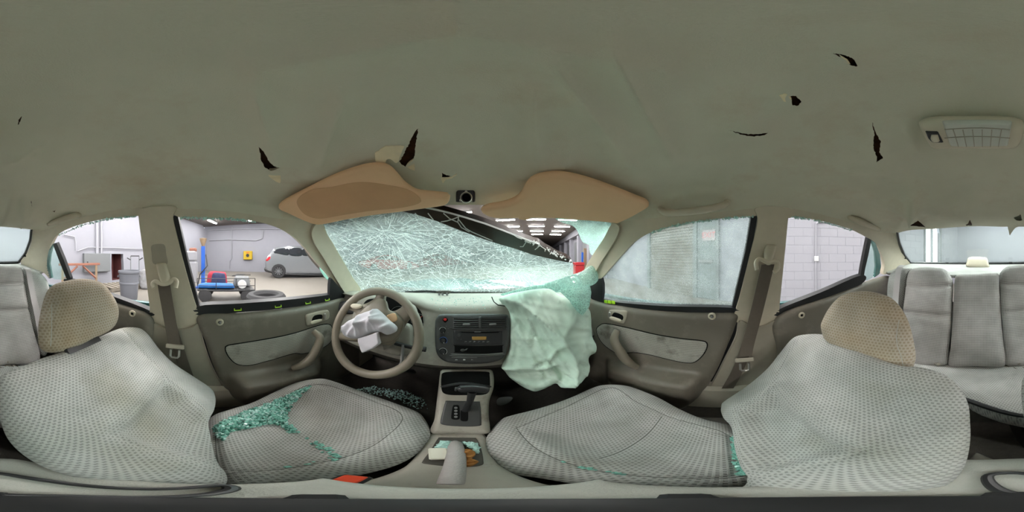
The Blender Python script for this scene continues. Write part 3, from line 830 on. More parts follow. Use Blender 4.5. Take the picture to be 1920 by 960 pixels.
# blue hoist post
c4 = on_ground(381, 537)
c4 = c4 * .96; c4[2] = -CAMH
hp = thing('hoist_post', 'tall blue steel post with a pale cap beyond the cart', 'post')
Acc().add(*box_vf(c4 + Z * .75, (.13, .13, 1.5), AXC, .01)).build('column', M['blue'], hp, False)
Acc().add(*box_vf(c4 + Z * .03, (.5, .4, .06), AXC, .01)).build('foot_plate', M['blue'], hp, False)
Acc().add(*lathe_vf([(.05, 1.5), (.12, 1.72), (.13, 1.78), (.04, 1.8)], c4, (0, 0, 1), 16)).build('cap', M['wood'], hp)
Acc().add(*tube_vf([c4 + u * .1 + Z * 1.2, c4 + u * .16 + Z * .8 - k_ * .1, c4 + u * -.1 + Z * .5 - k_ * .1, c4 + u * -.2 + Z * .1], .02, 8)).build('hose', M['black'], hp)
# wrapped stack behind
c5 = on_ground(358, 529)
ws = thing('wrapped_stack', 'shelf of cartons wrapped in milky plastic left of the blue post', 'shelf')
Acc().add(*box_vf(c5 + Z * .45, (.55, .4, .9), AXC, .04)).build('lower_load', M['plastic_clear'], ws)
Acc().add(*box_vf(c5 + Z * 1.15, (.50, .4, .44), AXC, .06)).build('upper_load', M['plastic_clear'], ws)
Acc().add(*box_vf(c5 + Z * 1.42 + u * .1, (.3, .3, .16), AXC, .04)).build('carton', M['wood_red'], ws)
tag(gb('floor_grate', M['black'], *(lambda a, b: (a - .25, a + .25, b - .6, b + .6))(*to_ab(on_ground(448, 516))), .001, .012), 'dark floor grate in the concrete in front of the yellow box', 'grate')
# ------------------------------------------------------------------ car: roof lining
def zc(off, s, pts): return [(off[0] + x / s, off[1] + y / s) for x, y in pts]
LINE = [(0, 424), (45, 428), (75, 433), (104, 425), (130, 415), (200, 397), (265, 389), (330, 391), (430, 397), (520, 410), (598, 417), (650, 408), (720, 397), (790, 388), (845, 384),
        (905, 384), (960, 388), (1020, 397), (1090, 406), (1150, 417), (1215, 410), (1300, 402), (1380, 395), (1417, 391), (1480, 392), (1530, 400), (1600, 418), (1650, 435), (1680, 437),
        (1705, 431), (1760, 428), (1830, 423), (1880, 425), (1920, 424)]
z5, z7, z8 = ((460, 220), 4.364), ((1340, 60), 2.462), ((0, 180), 3.693)
TEARS = [zc(*z5, [(110, 230), (122, 280), (130, 320), (160, 380), (215, 415), (285, 380), (240, 360), (200, 330), (150, 265)]),
         zc(*z5, [(1415, 90), (1380, 130), (1330, 220), (1260, 340), (1310, 395), (1345, 355), (1380, 330), (1390, 240), (1405, 150)]),
         zc(*z5, [(1610, 440), (1650, 452), (1690, 465), (1680, 485), (1645, 492), (1612, 490)]),
         zc(*z7, [(540, 95), (600, 101), (640, 116), (662, 157), (625, 150), (606, 122)]),
         zc(*z7, [(338, 288), (372, 284), (402, 305), (388, 330), (358, 327), (356, 303)]),
         zc(*z7, [(60, 440), (150, 451), (245, 458), (240, 466), (180, 468), (140, 459)]),
         zc(*z7, [(727, 412), (748, 460), (768, 490), (760, 540), (778, 575), (745, 598), (750, 570), (732, 512), (738, 462)]),
         zc(*z7, [(942, 832), (965, 860), (992, 888), (950, 892), (900, 886), (928, 862)]),
         zc(*z7, [(1176, 838), (1188, 862), (1187, 888), (1160, 890), (1166, 865)]),
         zc(*z7, [(1412, 815), (1420, 838), (1395, 846), (1378, 834)]),
         zc(*z8, [(150, 141), (142, 178), (120, 206), (128, 165)]),
         zc(*z8, [(364, 796), (390, 786), (378, 800)]), zc(*z8, [(216, 710), (222, 725), (219, 742), (214, 728)])]
def ragged(poly, step, amp, seed):
    r = np.random.RandomState(seed); P = np.array(resample(poly, step))
    return [p + r.uniform(-amp, amp, 2) for p in P]
BUMPS = [(1715, 385, 85, 36, .034), (1850, 396, 70, 26, .030), (1948, 402, 45, 20, .026), (28, 402, 45, 20, .026), (1642, 265, 40, 34, .010), (1490, 184, 32, 24, .008), (1400, 240, 44, 20, .012),
         (1595, 108, 40, 18, .006), (505, 300, 30, 22, .008), (730, 285, 55, 30, .010), (835, 325, 30, 12, .008), (1075, 300, 110, 26, .006), (640, 300, 90, 26, .006)]
FOLDS = [((1707, 368), (1640, 410), 9, .006), ((1707, 368), (1680, 432), 10, .007), ((1707, 368), (1745, 425), 9, .008), ((1707, 368), (1790, 400), 10, .006), ((1707, 368), (1650, 375), 8, .005),
         ((1707, 368), (1840, 372), 9, .004), ((1790, 380), (1830, 424), 9, .005), ((20, 365), (-6, 424), 8, .006), ((45, 370), (38, 424), 6, .006), ((62, 382), (50, 424), 6, .005),
         ((640, 190), (600, 300), 22, .004), ((1000, 170), (1010, 300), 16, .004), ((1040, 120), (1180, 300), 24, .004), ((1150, 100), (1260, 290), 26, .004), ((480, 180), (520, 300), 18, .003),
         ((480, 130), (860, 60), 26, .003), ((860, 60), (1250, 130), 26, .003), ((60, 290), (12, 300), 8, .003), ((75, 268), (20, 298), 6, .003), ((1660, 325), (1600, 318), 5, .003), ((1700, 240), (1720, 280), 9, .004),
         ((980, 325), (1060, 300), 14, .006), ((560, 330), (700, 312), 12, .005)]
def sag(P):
    h = np.zeros(len(P))
    for cx, cy, sx, sy, a in BUMPS:
        for o in (-1920, 0, 1920):
            h += (.65 if cy > 380 else 1.0) * a * np.exp(-((P[:, 0] - cx - o) / sx) ** 2 - ((P[:, 1] - cy) / sy) ** 2)
    for a, b, wd, am in FOLDS:
        for o in (-1920, 0, 1920):
            Q = P - np.array([o, 0]); d = dist_poly(Q, [a, b], False)
            h += 3.2 * am * np.exp(-(d / (wd * .85)))
    lim = np.interp(P[:, 0], [p[0] for p in LINE], [p[1] for p in LINE])
    return h * np.clip((lim - P[:, 1]) / 14 + .15, 0, 1)
xs = np.linspace(0, 1920, 193)
bl = [(x, float(np.interp(x, [p[0] for p in LINE], [p[1] for p in LINE]))) for x in xs]
def dome(name, m, holes, step, disp, k, parent=None):
    y0, y1 = bl[0][1], bl[-1][1]
    sd = np.linspace(y1, 4, 45)[1:]
    out = bl + [(1920, y) for y in sd] + [(x, 4) for x in xs[::-1][1:-1]] + [(0, y) for y in sd[::-1]]
    P, F = tri_fill(out, step, holes=holes)
    V = np.array([shell(x, y, k) for x, y in P])
    if disp is not None: V = V - np.array([shell_normal(x, y) for x, y in P]) * disp(P)[:, None]
    V = list(V); n = len(V); V.append(shell(0, 0, k))
    top = [i for i in range(n) if P[i][1] < 4.01]; top.sort(key=lambda i: P[i][0])
    F = F + [(top[i], top[i + 1], n) for i in range(len(top) - 1)]
    o = mesh(name, V, F, m, parent, True)
    bm = bmesh.new(); bm.from_mesh(o.data); bmesh.ops.remove_doubles(bm, verts=bm.verts, dist=2e-5)
    bmesh.ops.recalc_face_normals(bm, faces=bm.faces); bm.to_mesh(o.data); bm.free()
    o.data.polygons.foreach_set('use_smooth', [True] * len(o.data.polygons))
    return o
headliner = struct(dome('headliner', M['headliner'], [ragged(t, 3, .9, i) for i, t in enumerate(TEARS)], 6, sag, 1.0), 'torn and sagging grey green roof lining cloth of the car')
dome('roof_board', M['backing'], [], 12, None, 1.035, headliner)
dome('roof_skin', M['paint'], [], 24, None, 1.10, headliner)
def flap(pts, k, curl, m=None, name='torn_flap'):
    P0 = np.array(pts); cy = P0[:, 1].min()
    return patch(name, pts, m or M['foam'], headliner, .0012, 4, smooth_n=0, k=k, disp=lambda P: curl * ((P[:, 1] - cy) / 30.0) ** 2)
flap(ragged(zc(*z5, [(1060, 290), (1150, 235), (1300, 232), (1275, 300), (1250, 370), (1230, 378), (1180, 335), (1155, 345), (1140, 420), (1110, 442), (1085, 385), (1060, 350)]), 4, .7, 3), .955, .012)
flap(ragged(zc(*z5, [(195, 420), (240, 420), (275, 408), (290, 470), (288, 545), (240, 520), (188, 480)]), 4, .5, 4), .985, .004)
flap(ragged(zc(*z5, [(1600, 490), (1660, 492), (1740, 462), (1690, 500), (1640, 508), (1615, 545)]), 3, .4, 5), .975, .006)
flap(ragged(zc(*z5, [(1310, 398), (1345, 358), (1383, 332), (1388, 440), (1350, 425)]), 3, .4, 8), .985, .004)
flap(ragged(zc(*z7, [(1350, 870), (1378, 846), (1425, 848), (1420, 890), (1385, 905), (1362, 940), (1352, 900)]), 4, .5, 6), .965, .012, M['headliner'])
flap(ragged(zc(*z7, [(298, 292), (330, 284), (354, 303), (354, 326), (320, 322)]), 3, .4, 7), .975, .002)
flap(ragged(zc(*z7, [(575, 105), (610, 124), (628, 150), (600, 140)]), 3, .4, 9), .98, .002)

# ------------------------------------------------------------------ pillars and roof rails
def trim(name, out, m=None, k=1.0, th=.03, step=8, label=None, parent=None):
    o = patch(name, out, m or M['pillar'], parent, th, step, k=k)
    if parent is None: struct(o, label)
    return o
t1 = trim('trim_1', [(331, 389), (430, 396), (520, 409), (598, 416), (614, 440), (640, 482), (661, 519), (678, 545), (660, 558), (640, 553), (622, 523), (590, 487), (574, 467), (549, 443), (518, 426), (478, 415), (430, 410), (370, 408), (331, 406)], label='roof rail and windshield pillar beside the driver')
trim('pillar_cover', [(585, 434), (597, 419), (613, 441), (640, 484), (661, 520), (677, 544), (664, 556), (651, 554), (632, 526), (607, 484), (589, 455)], k=.975, th=.012, parent=t1)
t2 = trim('trim_2', [(262, 392), (297, 387), (331, 388), (324, 407), (331, 440), (346, 500), (363, 560), (373, 592), (371, 616), (330, 622), (281, 612), (281, 582), (275, 530), (268, 470), (260, 410)], k=.985, label='centre pillar behind the driver door')
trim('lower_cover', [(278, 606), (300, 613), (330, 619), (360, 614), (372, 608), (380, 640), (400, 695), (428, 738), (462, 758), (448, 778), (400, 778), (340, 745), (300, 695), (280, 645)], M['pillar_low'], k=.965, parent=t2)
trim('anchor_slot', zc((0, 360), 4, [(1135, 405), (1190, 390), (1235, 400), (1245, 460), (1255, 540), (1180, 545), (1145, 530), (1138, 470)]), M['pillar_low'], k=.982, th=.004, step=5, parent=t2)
t3 = trim('trim_3', [(264, 388), (200, 396), (130, 414), (104, 424), (75, 432), (62, 431), (59, 452), (50, 475), (38, 492), (52, 503), (80, 510), (93, 522), (88, 497), (92, 468), (105, 443), (138, 425), (198, 410), (259, 405)], label='rear roof rail and rear pillar behind the driver')
t4 = trim('trim_4', [(1150, 416), (1215, 409), (1300, 401), (1380, 394), (1417, 390), (1417, 405), (1386, 407), (1342, 411), (1299, 416), (1255, 425), (1222, 435), (1194, 450), (1176, 467), (1152, 494), (1128, 521), (1112, 533), (1090, 530), (1096, 505), (1108, 483), (1130, 450), (1146, 425)], label='roof rail and windshield pillar beside the passenger')
trim('pillar_cover', [(1147, 420), (1160, 424), (1158, 440), (1146, 462), (1128, 490), (1112, 517), (1098, 530), (1091, 525), (1098, 502), (1112, 478), (1132, 447)], k=.975, th=.012, parent=t4)
t5 = trim('trim_5', [(1416, 391), (1447, 387), (1481, 391), (1478, 408), (1472, 470), (1466, 530), (1461, 582), (1459, 606), (1430, 616), (1388, 608), (1377, 592), (1386, 560), (1406, 480), (1421, 415)], k=.985, label='centre pillar behind the passenger door')
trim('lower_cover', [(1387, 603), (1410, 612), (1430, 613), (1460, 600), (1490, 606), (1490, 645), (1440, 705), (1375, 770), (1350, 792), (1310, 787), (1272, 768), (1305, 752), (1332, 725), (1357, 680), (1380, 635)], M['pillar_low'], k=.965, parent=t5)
t6 = trim('trim_6', [(1480, 391), (1530, 399), (1600, 417), (1650, 434), (1680, 437), (1686, 458), (1695, 480), (1707, 496), (1690, 503), (1665, 513), (1656, 514), (1659, 495), (1652, 474), (1641, 455), (1624, 444), (1594, 430), (1552, 417), (1515, 410), (1490, 406), (1477, 409)], label='rear roof rail and rear pillar behind the passenger')

# ------------------------------------------------------------------ doors
def front_door(name, s, out, ins, ridge, rearu, frontu, handle, bez, lock, label, strip, tri, chan, clips, glass=None):
    root = sroot(name, label)
    fr = Frame(V3(s * .672, 0, -.4), V3(-s, 0, 0)); f2 = Frame(V3(s * .648, 0, -.4), V3(-s, 0, 0))
    r0, r1 = fr.px(*ridge[0]), fr.px(*ridge[1]); ur, uf = fr.px(*rearu)[0], fr.px(*frontu)[0]
    sg = 1 if uf > ur else -1
    def sm(x): x = np.clip(x, 0, 1); return x * x * (3 - 2 * x)
    def ext(u, v, d):
        vr = r0[1] + (r1[1] - r0[1]) * (u - r0[0]) / (r1[0] - r0[0])
        h = .085 * sm((vr + .042 - v) / .045) * (1 - .5 * sm((vr - .05 - v) / .16))
        h *= sm((u - ur) * sg / .07) * sm((uf - u) * sg / .10)
        return h
    relief('trim_panel', fr, fr.pxs(out), M['door'], root, .024, .015, .03, .016, ext)
    relief('fabric_insert', f2, f2.pxs(ins), M['door_cloth'], root, .004, .012, .006, .014)
    Acc().add(*tube_vf(resample(catmull([f2.at(x, y, .001) for x, y in ins], 5), .01), .0028, 6, closed=True)).build('insert_groove', M['dark'], root)
    f3 = Frame(V3(s * .600, 0, -.4), V3(-s, 0, 0))
    hp = [f3.at(x, y, h) for x, y, h in handle]
    Acc().add(*tube_vf(catmull(hp, 6, False), [.015 + .008 * math.sin(math.pi * i / (6 * (len(hp) - 1))) for i in range(6 * (len(hp) - 1) + 1)], 12)).build('pull_handle', M['wheel'], root)
    bz = relief('latch_bezel', f2, f2.pxs(bez), M['pillar_low'], root, .008, .01, .008, .01)
    c = np.mean(f2.pxs(bez), axis=0)
    relief('latch_recess', Frame(f2.o + f2.N * .008, f2.N), [c + np.array(q) for q in ((-.032, -.014), (.024, -.016), (.03, .012), (-.02, .018))], M['dark'], bz, .0015, .002, .004, .008)
    relief('latch_lever', Frame(f2.o + f2.N * .012, f2.N), [c + np.array(q) for q in ((-.04, -.024), (.018, -.024), (.022, -.010), (-.036, -.006))], M['pillar'], bz, .006, .004, .006, .008)
    relief('lock_tab', Frame(f2.o + f2.N * .012, f2.N), [c + np.array([sg * .046, 0]) + np.array(q) for q in ((-.007, -.014), (.007, -.014), (.007, .014), (-.007, .014))], M['chrome'], bz, .004, .003, .005, .005)
    q = f2.at(*lock)
    Acc().add(*lathe_vf([(.016, -.004), (.016, .002), (.012, .005), (.0075, .004), (.007, -.006)], q, f2.N, 20, False)).build('lock_ring', M['pillar'], root)
    Acc().add(*lathe_vf([(.005, -.006), (.005, .012), (.003, .014)], q, f2.N, 12)).build('lock_pin', M['steel'], root)
    patch('weatherstrip', strip, M['rubber'], root, .03, 6, k=.985)
    patch('mirror_sail', tri, M['rubber'], root, .02, 6, k=.985, smooth_n=3)
    patch('glass_channel', chan, M['rubber'], root, .03, 6, k=1.0, smooth_n=0)
    for (x, y) in clips:
        p = shell(x, y, .975); n_ = unit(V3(-s, 0, .3)); u_ = unit(np.cross(V3(0, 0, 1), n_)); v_ = np.cross(n_, u_)
        a = Acc().add(*box_vf(p, (.03, .004, .003), [u_, v_, n_])).add(*box_vf(p + u_ * .014 + v_ * .004, (.003, .01, .003), [u_, v_, n_])).add(*box_vf(p - u_ * .014 + v_ * .004, (.003, .01, .003), [u_, v_, n_]))
        a.build('trim_clip', M['lime'], root, False)
    # outer skin of the door, and a black plate added as shade in the gaps
    Acc().add(*box_vf((s * .80, .32, -.55), (.03, 1.1, .60))).build('outer_skin', M['paint'], root, False)
    Acc().add(*box_vf((s * .755, .32, -.56), (.02, 1.1, .60))).build('gap_shade_plate', M['rubber'], root, False)
    return root
zl = ((260, 560), 4); zr = ((1080, 560), 4)
d1 = front_door('door_1', -1, [(371, 590), (455, 585), (540, 577), (605, 566), (645, 558), (668, 575), (672, 640), (665, 720), (600, 775), (520, 785), (468, 758), (430, 737), (402, 690), (385, 640)],
    zc(*zl, [(650, 372), (690, 345), (900, 312), (1150, 262), (1340, 203), (1425, 192), (1452, 232), (1440, 320), (1350, 382), (1230, 412), (1150, 412), (950, 470), (830, 498), (740, 490), (680, 440)]),
    [(440, 702), (542, 687)], (424, 690), (600, 690), [(592, 623, -.02), (597, 634, .012), (583, 662, .02), (566, 680, .016), (551, 692, -.01)],
    zc(*zl, [(1250, 130), (1275, 112), (1390, 85), (1425, 95), (1420, 150), (1350, 180), (1270, 203), (1255, 180)]), (412, 604), 'grey driver door with pale cloth insert and armrest',
    [(372, 574), (450, 569), (540, 562), (624, 552), (640, 547), (644, 556), (628, 562), (540, 577), (460, 584), (372, 592)], [(620, 524), (628, 529), (650, 557), (640, 562), (620, 562)],
    [(322, 405), (333, 404), (352, 490), (374, 575), (376, 596), (368, 596), (345, 500)], [(446, 582), (522, 576), (578, 569), (614, 563)])
d2 = front_door('door_2', 1, [(1378, 586), (1300, 584), (1200, 577), (1130, 566), (1095, 560), (1075, 600), (1075, 700), (1130, 770), (1240, 790), (1273, 766), (1310, 742), (1338, 705), (1363, 650), (1378, 612)],
    zc(*zr, [(155, 240), (180, 200), (230, 187), (400, 220), (600, 268), (800, 300), (950, 316), (985, 345), (960, 410), (900, 468), (840, 480), (700, 455), (560, 420), (430, 402), (310, 408), (200, 332)]),
    [(1205, 688), (1300, 702)], (1325, 690), (1140, 700), [(1152, 622, -.02), (1155, 636, .012), (1170, 660, .02), (1182, 676, .016), (1192, 690, -.01)],
    zc(*zr, [(250, 100), (265, 82), (375, 90), (385, 120), (370, 175), (345, 186), (255, 155)]), (1335, 593), 'grey passenger door with pale cloth insert and armrest',
    [(1158, 567), (1250, 574), (1370, 577), (1374, 586), (1250, 584), (1160, 577), (1126, 571), (1126, 562)], [(1104, 538), (1127, 523), (1128, 563), (1110, 562)],
    [(1409, 405), (1420, 405), (1408, 480), (1388, 560), (1378, 592), (1369, 592), (1380, 545), (1398, 470)], [])
for x in (1136, 1143, 1150):
    p = shell(x, 565.5 + (x - 1136) * .1, .97); Acc().add(*box_vf(p, (.004, .02, .016))).build('green_tape', M['lime'], d2, False)
patch('window_glass', [(1415, 405), (1386, 406), (1342, 410), (1299, 415), (1255, 424), (1222, 434), (1194, 449), (1176, 466), (1152, 493), (1128, 520), (1126, 566), (1160, 571), (1250, 578), (1370, 580), (1385, 555), (1403, 480)], M['glass_dew'], d2, .004, 8, k=1.02, smooth_n=3)
# crumbs of glass left along the upper edge of the broken openings
def edge_chips(name, line, m, parent, n, size=.006, k=.99):
    ac = Acc(); P = resample(line, 1.6, False)
    for p in P:
        if rnd.random() < .15: continue
        c = shell(p[0], p[1] + rnd.uniform(-.3, 1.2), k); s = size * rnd.uniform(.5, 1.3)
        ac.add(*box_vf(c, (s, s * rnd.uniform(.6, 1.4), s), [unit(nrs.randn(3)), unit(nrs.randn(3)), unit(nrs.randn(3))]))
    return stuff(ac.build(name, m, parent, False))
edge_chips('glass_crumbs', [(1412, 406), (1386, 407), (1342, 411), (1299, 416), (1255, 425), (1222, 436)], M['chip_pale'], d2, 0)
edge_chips('glass_crumbs', [(1486, 407), (1515, 410), (1552, 418), (1595, 431)], M['chip_pale'], t6, 0)
edge_chips('glass_crumbs', [(254, 406), (240, 406), (198, 411), (150, 423), (110, 441)], M['chip_pale'], t3, 0)
edge_chips('glass_crumbs', [(340, 408), (430, 410), (478, 416)], M['chip_pale'], t1, 0)
def rear_door(name, s, out, strip, lock, quarter, bar, qframe, label):
    root = sroot(name, label)
    fr = Frame(V3(s * .665, 0, -.4), V3(-s, 0, 0))
    relief('trim_panel', fr, fr.pxs(out), M['door'], root, .025, .015, .03, .025)
    patch('weatherstrip', strip, M['rubber'], root, .03, 6, k=.985)
    q = Frame(V3(s * .640, 0, -.4), V3(-s, 0, 0)).at(*lock)
    Acc().add(*lathe_vf([(.016, -.004), (.016, .002), (.012, .005), (.0075, .004), (.007, -.006)], q, fr.N, 20, False)).build('lock_ring', M['pillar'], root)
    Acc().add(*lathe_vf([(.005, -.006), (.005, .004)], q, fr.N, 12)).build('lock_pin', M['dark'], root)
    patch('quarter_glass', quarter, M['glass_quarter'], root, .004, 8, k=1.0, smooth_n=3)
    patch('divider_bar', bar, M['rubber'], root, .02, 6, k=.99, smooth_n=0)
    patch('quarter_frame', qframe, M['paint'], root, .015, 5, k=1.0, smooth_n=0)
    Acc().add(*box_vf((s * .80, -.75, -.55), (.03, 1.0, .60))).build('outer_skin', M['paint'], root, False)
    Acc().add(*box_vf((s * .755, -.75, -.56), (.02, 1.0, .60))).build('gap_shade_plate', M['rubber'], root, False)  # black plate added behind the trim, stands for shade in the gaps
    return root
rear_door('door_3', -1, [(128, 530), (210, 563), (283, 592), (286, 640), (282, 700), (200, 720), (110, 690), (90, 600), (95, 545)], [(128, 524), (205, 553), (282, 583), (282, 594), (205, 563), (128, 533)], (248, 588),
          [(101, 462), (115, 492), (127, 522), (110, 524), (97, 520), (91, 495), (94, 474)], [(99, 458), (106, 455), (119, 486), (133, 524), (126, 526), (112, 492)], [(91, 470), (100, 456), (94, 476), (92, 495), (97, 522), (91, 522), (86, 497)], 'grey rear door behind the driver with a green quarter glass')
rear_door('door_4', 1, [(1458, 592), (1560, 552), (1640, 522), (1672, 520), (1690, 560), (1680, 640), (1600, 700), (1480, 720), (1456, 650)], [(1461, 580), (1540, 548), (1615, 516), (1616, 532), (1540, 566), (1460, 594)], (1503, 591),
          [(1632, 455), (1641, 470), (1642, 500), (1638, 518), (1622, 526), (1618, 510), (1626, 480)], [(1627, 446), (1634, 450), (1629, 475), (1622, 505), (1618, 530), (1611, 532), (1616, 500), (1622, 470)], [(1634, 450), (1642, 456), (1650, 478), (1652, 500), (1649, 514), (1640, 520), (1643, 500), (1641, 472)], 'grey rear door behind the passenger with a green quarter glass')

# ------------------------------------------------------------------ glass of the car ends
def rear_surf(px, py, k=1.0): return on_plane(px, py, V3(0, -.825, .15), V3(0, -.218, .605)) * k
w2 = sroot('window_2', 'green tinted rear window')
patch('pane', [(1684, 436), (1760, 426), (1840, 422), (1920, 424), (1978, 430), (1979, 452), (1970, 478), (1956, 495), (1900, 498), (1830, 498), (1760, 498), (1706, 498), (1694, 480), (1685, 458)], M['glass_rear'], w2, .004, 12, surf=rear_surf, k=1.03)
patch('rubber_seal', [(1680, 436), (1684, 458), (1693, 481), (1706, 497), (1760, 497), (1900, 496), (1957, 494), (1969, 478), (1979, 452), (1981, 432), (1977, 433), (1975, 452), (1966, 476), (1954, 491.5), (1900, 493.5), (1760, 494.5), (1708, 494), (1697, 479), (1688, 457), (1684, 438)], M['rubber'], w2, .012, 5, surf=rear_surf, smooth_n=0)
for x, y in ((1697, 484), (1776, 493), (1895, 492), (45, 480)):
    p = rear_surf(x, y, .99); Acc().add(*box_vf(p, (.035, .02, .014), None, .004)).build('defroster_clip', M['black'], w2)

def ws_surf(px, py, k=1.0):
    d = ray(px, py); t = .9
    f = lambda t: d[1] * t - (.685 - 1.538 * d[2] * t - max(.15 - .9 * d[2] * t, 0) * (d[0] * t) ** 2)
    lo, hi = .2, 1.9
    for _ in range(40):
        t = (lo + hi) / 2
        if f(t) > 0: hi = t
        else: lo = t
    return d * t * k
w1 = sroot('window_1', 'shattered windshield hanging loose from the roof edge')
z3 = ((580, 360), 3.31); z6 = ((900, 380), 5.335); zw = ((640, 400), 6)
patch('shattered_pane', [(596, 414), (650, 405), (700, 397), (745, 395), (780, 401), (820, 414), (860, 429), (900, 444), (935, 455), (975, 465), (1010, 474), (1050, 484), (1075, 494), (1074, 515), (1090, 512), (1108, 506), (1120, 516), (1110, 535), (1100, 552), (1000, 555), (871, 556), (760, 556), (690, 553), (672, 545), (640, 492), (612, 440)], M['windshield'], w1, .005, 8, surf=ws_surf, smooth_n=2)
patch('corner_shard', zc(*z6, [(740, 140), (1000, 155), (1200, 180), (1320, 215), (1325, 235), (1240, 360), (1130, 530), (1095, 470), (1090, 420), (1030, 400), (1000, 340), (960, 260), (900, 220), (820, 200)]), M['flap'], w1, .005, 6, surf=ws_surf, smooth_n=2)
# torn dark edge that folded away from the roof
patch('torn_edge', [(742, 394), (790, 389), (830, 397), (870, 408), (910, 420), (955, 437), (985, 449), (1003, 455), (1012, 457), (1024, 466), (1034, 471), (1046, 478), (1066, 485), (1074, 493), (1060, 491), (1040, 487), (1000, 478), (965, 466), (930, 456), (895, 444), (860, 431), (820, 415), (780, 402)], M['band'], w1, .03, 6, surf=ws_surf, k=.985, smooth_n=0)
ac = Acc()
for a, b in zip([(795, 388.5), (830, 396), (870, 407), (910, 419.5), (955, 436.5), (985, 448.5)], [(830, 396), (870, 407), (910, 419.5), (955, 436.5), (985, 448.5), (1004, 455)]):
    ac.add(*tube_vf([ws_surf(*a, .98), ws_surf(*b, .98)], .0030, 6))
ac.build('bright_edge', M['crack'], w1)
# long cracks in the pane: real slivers standing out of the glass
def crack_lines(name, lines, m, r):
    ac = Acc()
    for ln in lines:
        P = [ws_surf(x, y, .994) for x, y in ln]; ac.add(*tube_vf(P, [r * (1 - .6 * i / len(P)) for i in range(len(P))], 4))
    return stuff(ac.build(name, m, w1, False))
POLY = [(600, 416), (745, 398), (820, 417), (900, 446), (975, 467), (1070, 496), (1070, 545), (871, 548), (690, 545), (640, 490), (614, 442)]
def walk(x, y, ang, ln, wob, rs):
    P = [(x, y)]; s = 6
    for _ in range(int(ln / s)):
        ang += rs.uniform(-wob, wob); x += s * math.cos(ang); y += s * math.sin(ang)
        if not inside([(x, y)], POLY)[0]: break
        P.append((x, y))
    return P
rs = random.Random(11); white = []; dk = []
for cx, cy, n, mx in ((725, 437, 60, 80), (840, 535, 12, 60), (965, 505, 26, 50)):
    for i in range(n):
        a = rs.uniform(0, 2 * math.pi); r0 = rs.uniform(4, 50)
        p = walk(cx + r0 * math.cos(a), cy + r0 * .7 * math.sin(a), a, rs.uniform(12, mx), .10, rs)
        if len(p) > 1: white.append(p)
for i in range(620):
    x, y = rs.uniform(600, 1070), rs.uniform(400, 548)
    if inside([(x, y)], POLY)[0]:
        p = walk(x, y, rs.uniform(-.5, 1.0), rs.uniform(7, 34), .3, rs)
        if len(p) > 1: white.append(p)
crack_lines('white_cracks', white, M['crack'], .00075)
for ln in (zc(*zw, [(660, 200), (800, 230), (950, 255), (1080, 285), (1200, 320), (1340, 350), (1450, 405), (1560, 455), (1680, 460)]), zc(*zw, [(1300, 250), (1380, 380), (1500, 440), (1580, 470), (1700, 400)]),
           zc(*zw, [(170, 205), (300, 230), (450, 240), (560, 270)]), zc(*zw, [(940, 440), (1000, 400), (1090, 350), (1180, 345), (1300, 350)]), zc(*zw, [(740, 215), (860, 240), (1000, 265), (1100, 300), (1100, 350)])):
    dk.append(ln)
for i in range(46):
    x, y = rs.uniform(760, 1060), rs.uniform(420, 545)
    if inside([(x, y)], POLY)[0]:
        p = walk(x, y, rs.uniform(-.4, 1.0), rs.uniform(12, 50), .5, rs)
        if len(p) > 1: dk.append(p)
crack_lines('dark_cracks', dk, M['crack_dark'], .0008)
# strings of glass clinging to the dark edge
ac = Acc()
for ln in (zc(*zw, [(740, 10), (790, 60)]), zc(*zw, [(830, 0), (880, 60)]), zc(*zw, [(975, 0), (1035, 75)]), zc(*zw, [(1120, 95), (1190, 85), (1270, 60), (1320, 40)]), zc(*zw, [(1320, 40), (1310, 100), (1350, 160), (1440, 210)]),
           zc(*zw, [(1320, 70), (1400, 170), (1470, 210), (1700, 310)]), zc(*zw, [(1150, 0), (1220, 60), (1310, 100)]), zc(*z6, [(320, 310), (380, 350), (420, 365)]), zc(*z6, [(470, 380), (430, 440), (400, 440)]), zc(*z6, [(550, 470), (600, 430), (660, 470)])):
    ac.add(*tube_vf([ws_surf(x, y, .965) for x, y in ln], .0018, 5))
for i in range(60):
    x = rs.uniform(985, 1075); y = 449 + (x - 985) * .49 + rs.uniform(-5, 3)
    c = ws_surf(x, y, .965); s = rs.uniform(.003, .008); ac.add(*box_vf(c, (s, s, s), [unit(nrs.randn(3)), unit(nrs.randn(3)), unit(nrs.randn(3))]))
stuff(ac.build('glass_strings', M['crack'], w1, False))

# ------------------------------------------------------------------ floor and body
fl = struct(Acc().add(*box_vf((0, .05, -.90), (1.4, 2.0, .06))).build('floor', M['carpet'], None, False), 'dark carpeted floor of the car')
Acc().add(*box_vf((-.01, -.35, -.82), (.22, 1.1, .10), None, .03)).build('centre_tunnel', M['carpet'], fl)
fw = Acc().add(*box_vf((0, 1.08, -.55), (1.4, .06, .64))); fw.build('firewall', M['carpet'], fl, False)
Acc().add(*box_vf((0, -1.02, -.80), (1.4, .06, .30))).build('rear_bulkhead', M['carpet'], fl, False)
for s in (-1, 1): Acc().add(*box_vf((s * .69, .05, -.80), (.08, 2.0, .22), None, .02)).build('sill_panel', M['pillar_low'], fl)
ps = Frame(V3(0, -1.10, -.118), V3(0, .12, 1), (0, 1, 0))
shelf = struct(relief('trim_7', ps, [(-.62, -.46), (.62, -.46), (.66, .06), (-.66, .06)], M['bench_side'], None, .004, .02, .01, .05, smooth_n=0), 'pale cloth parcel shelf under the rear window')
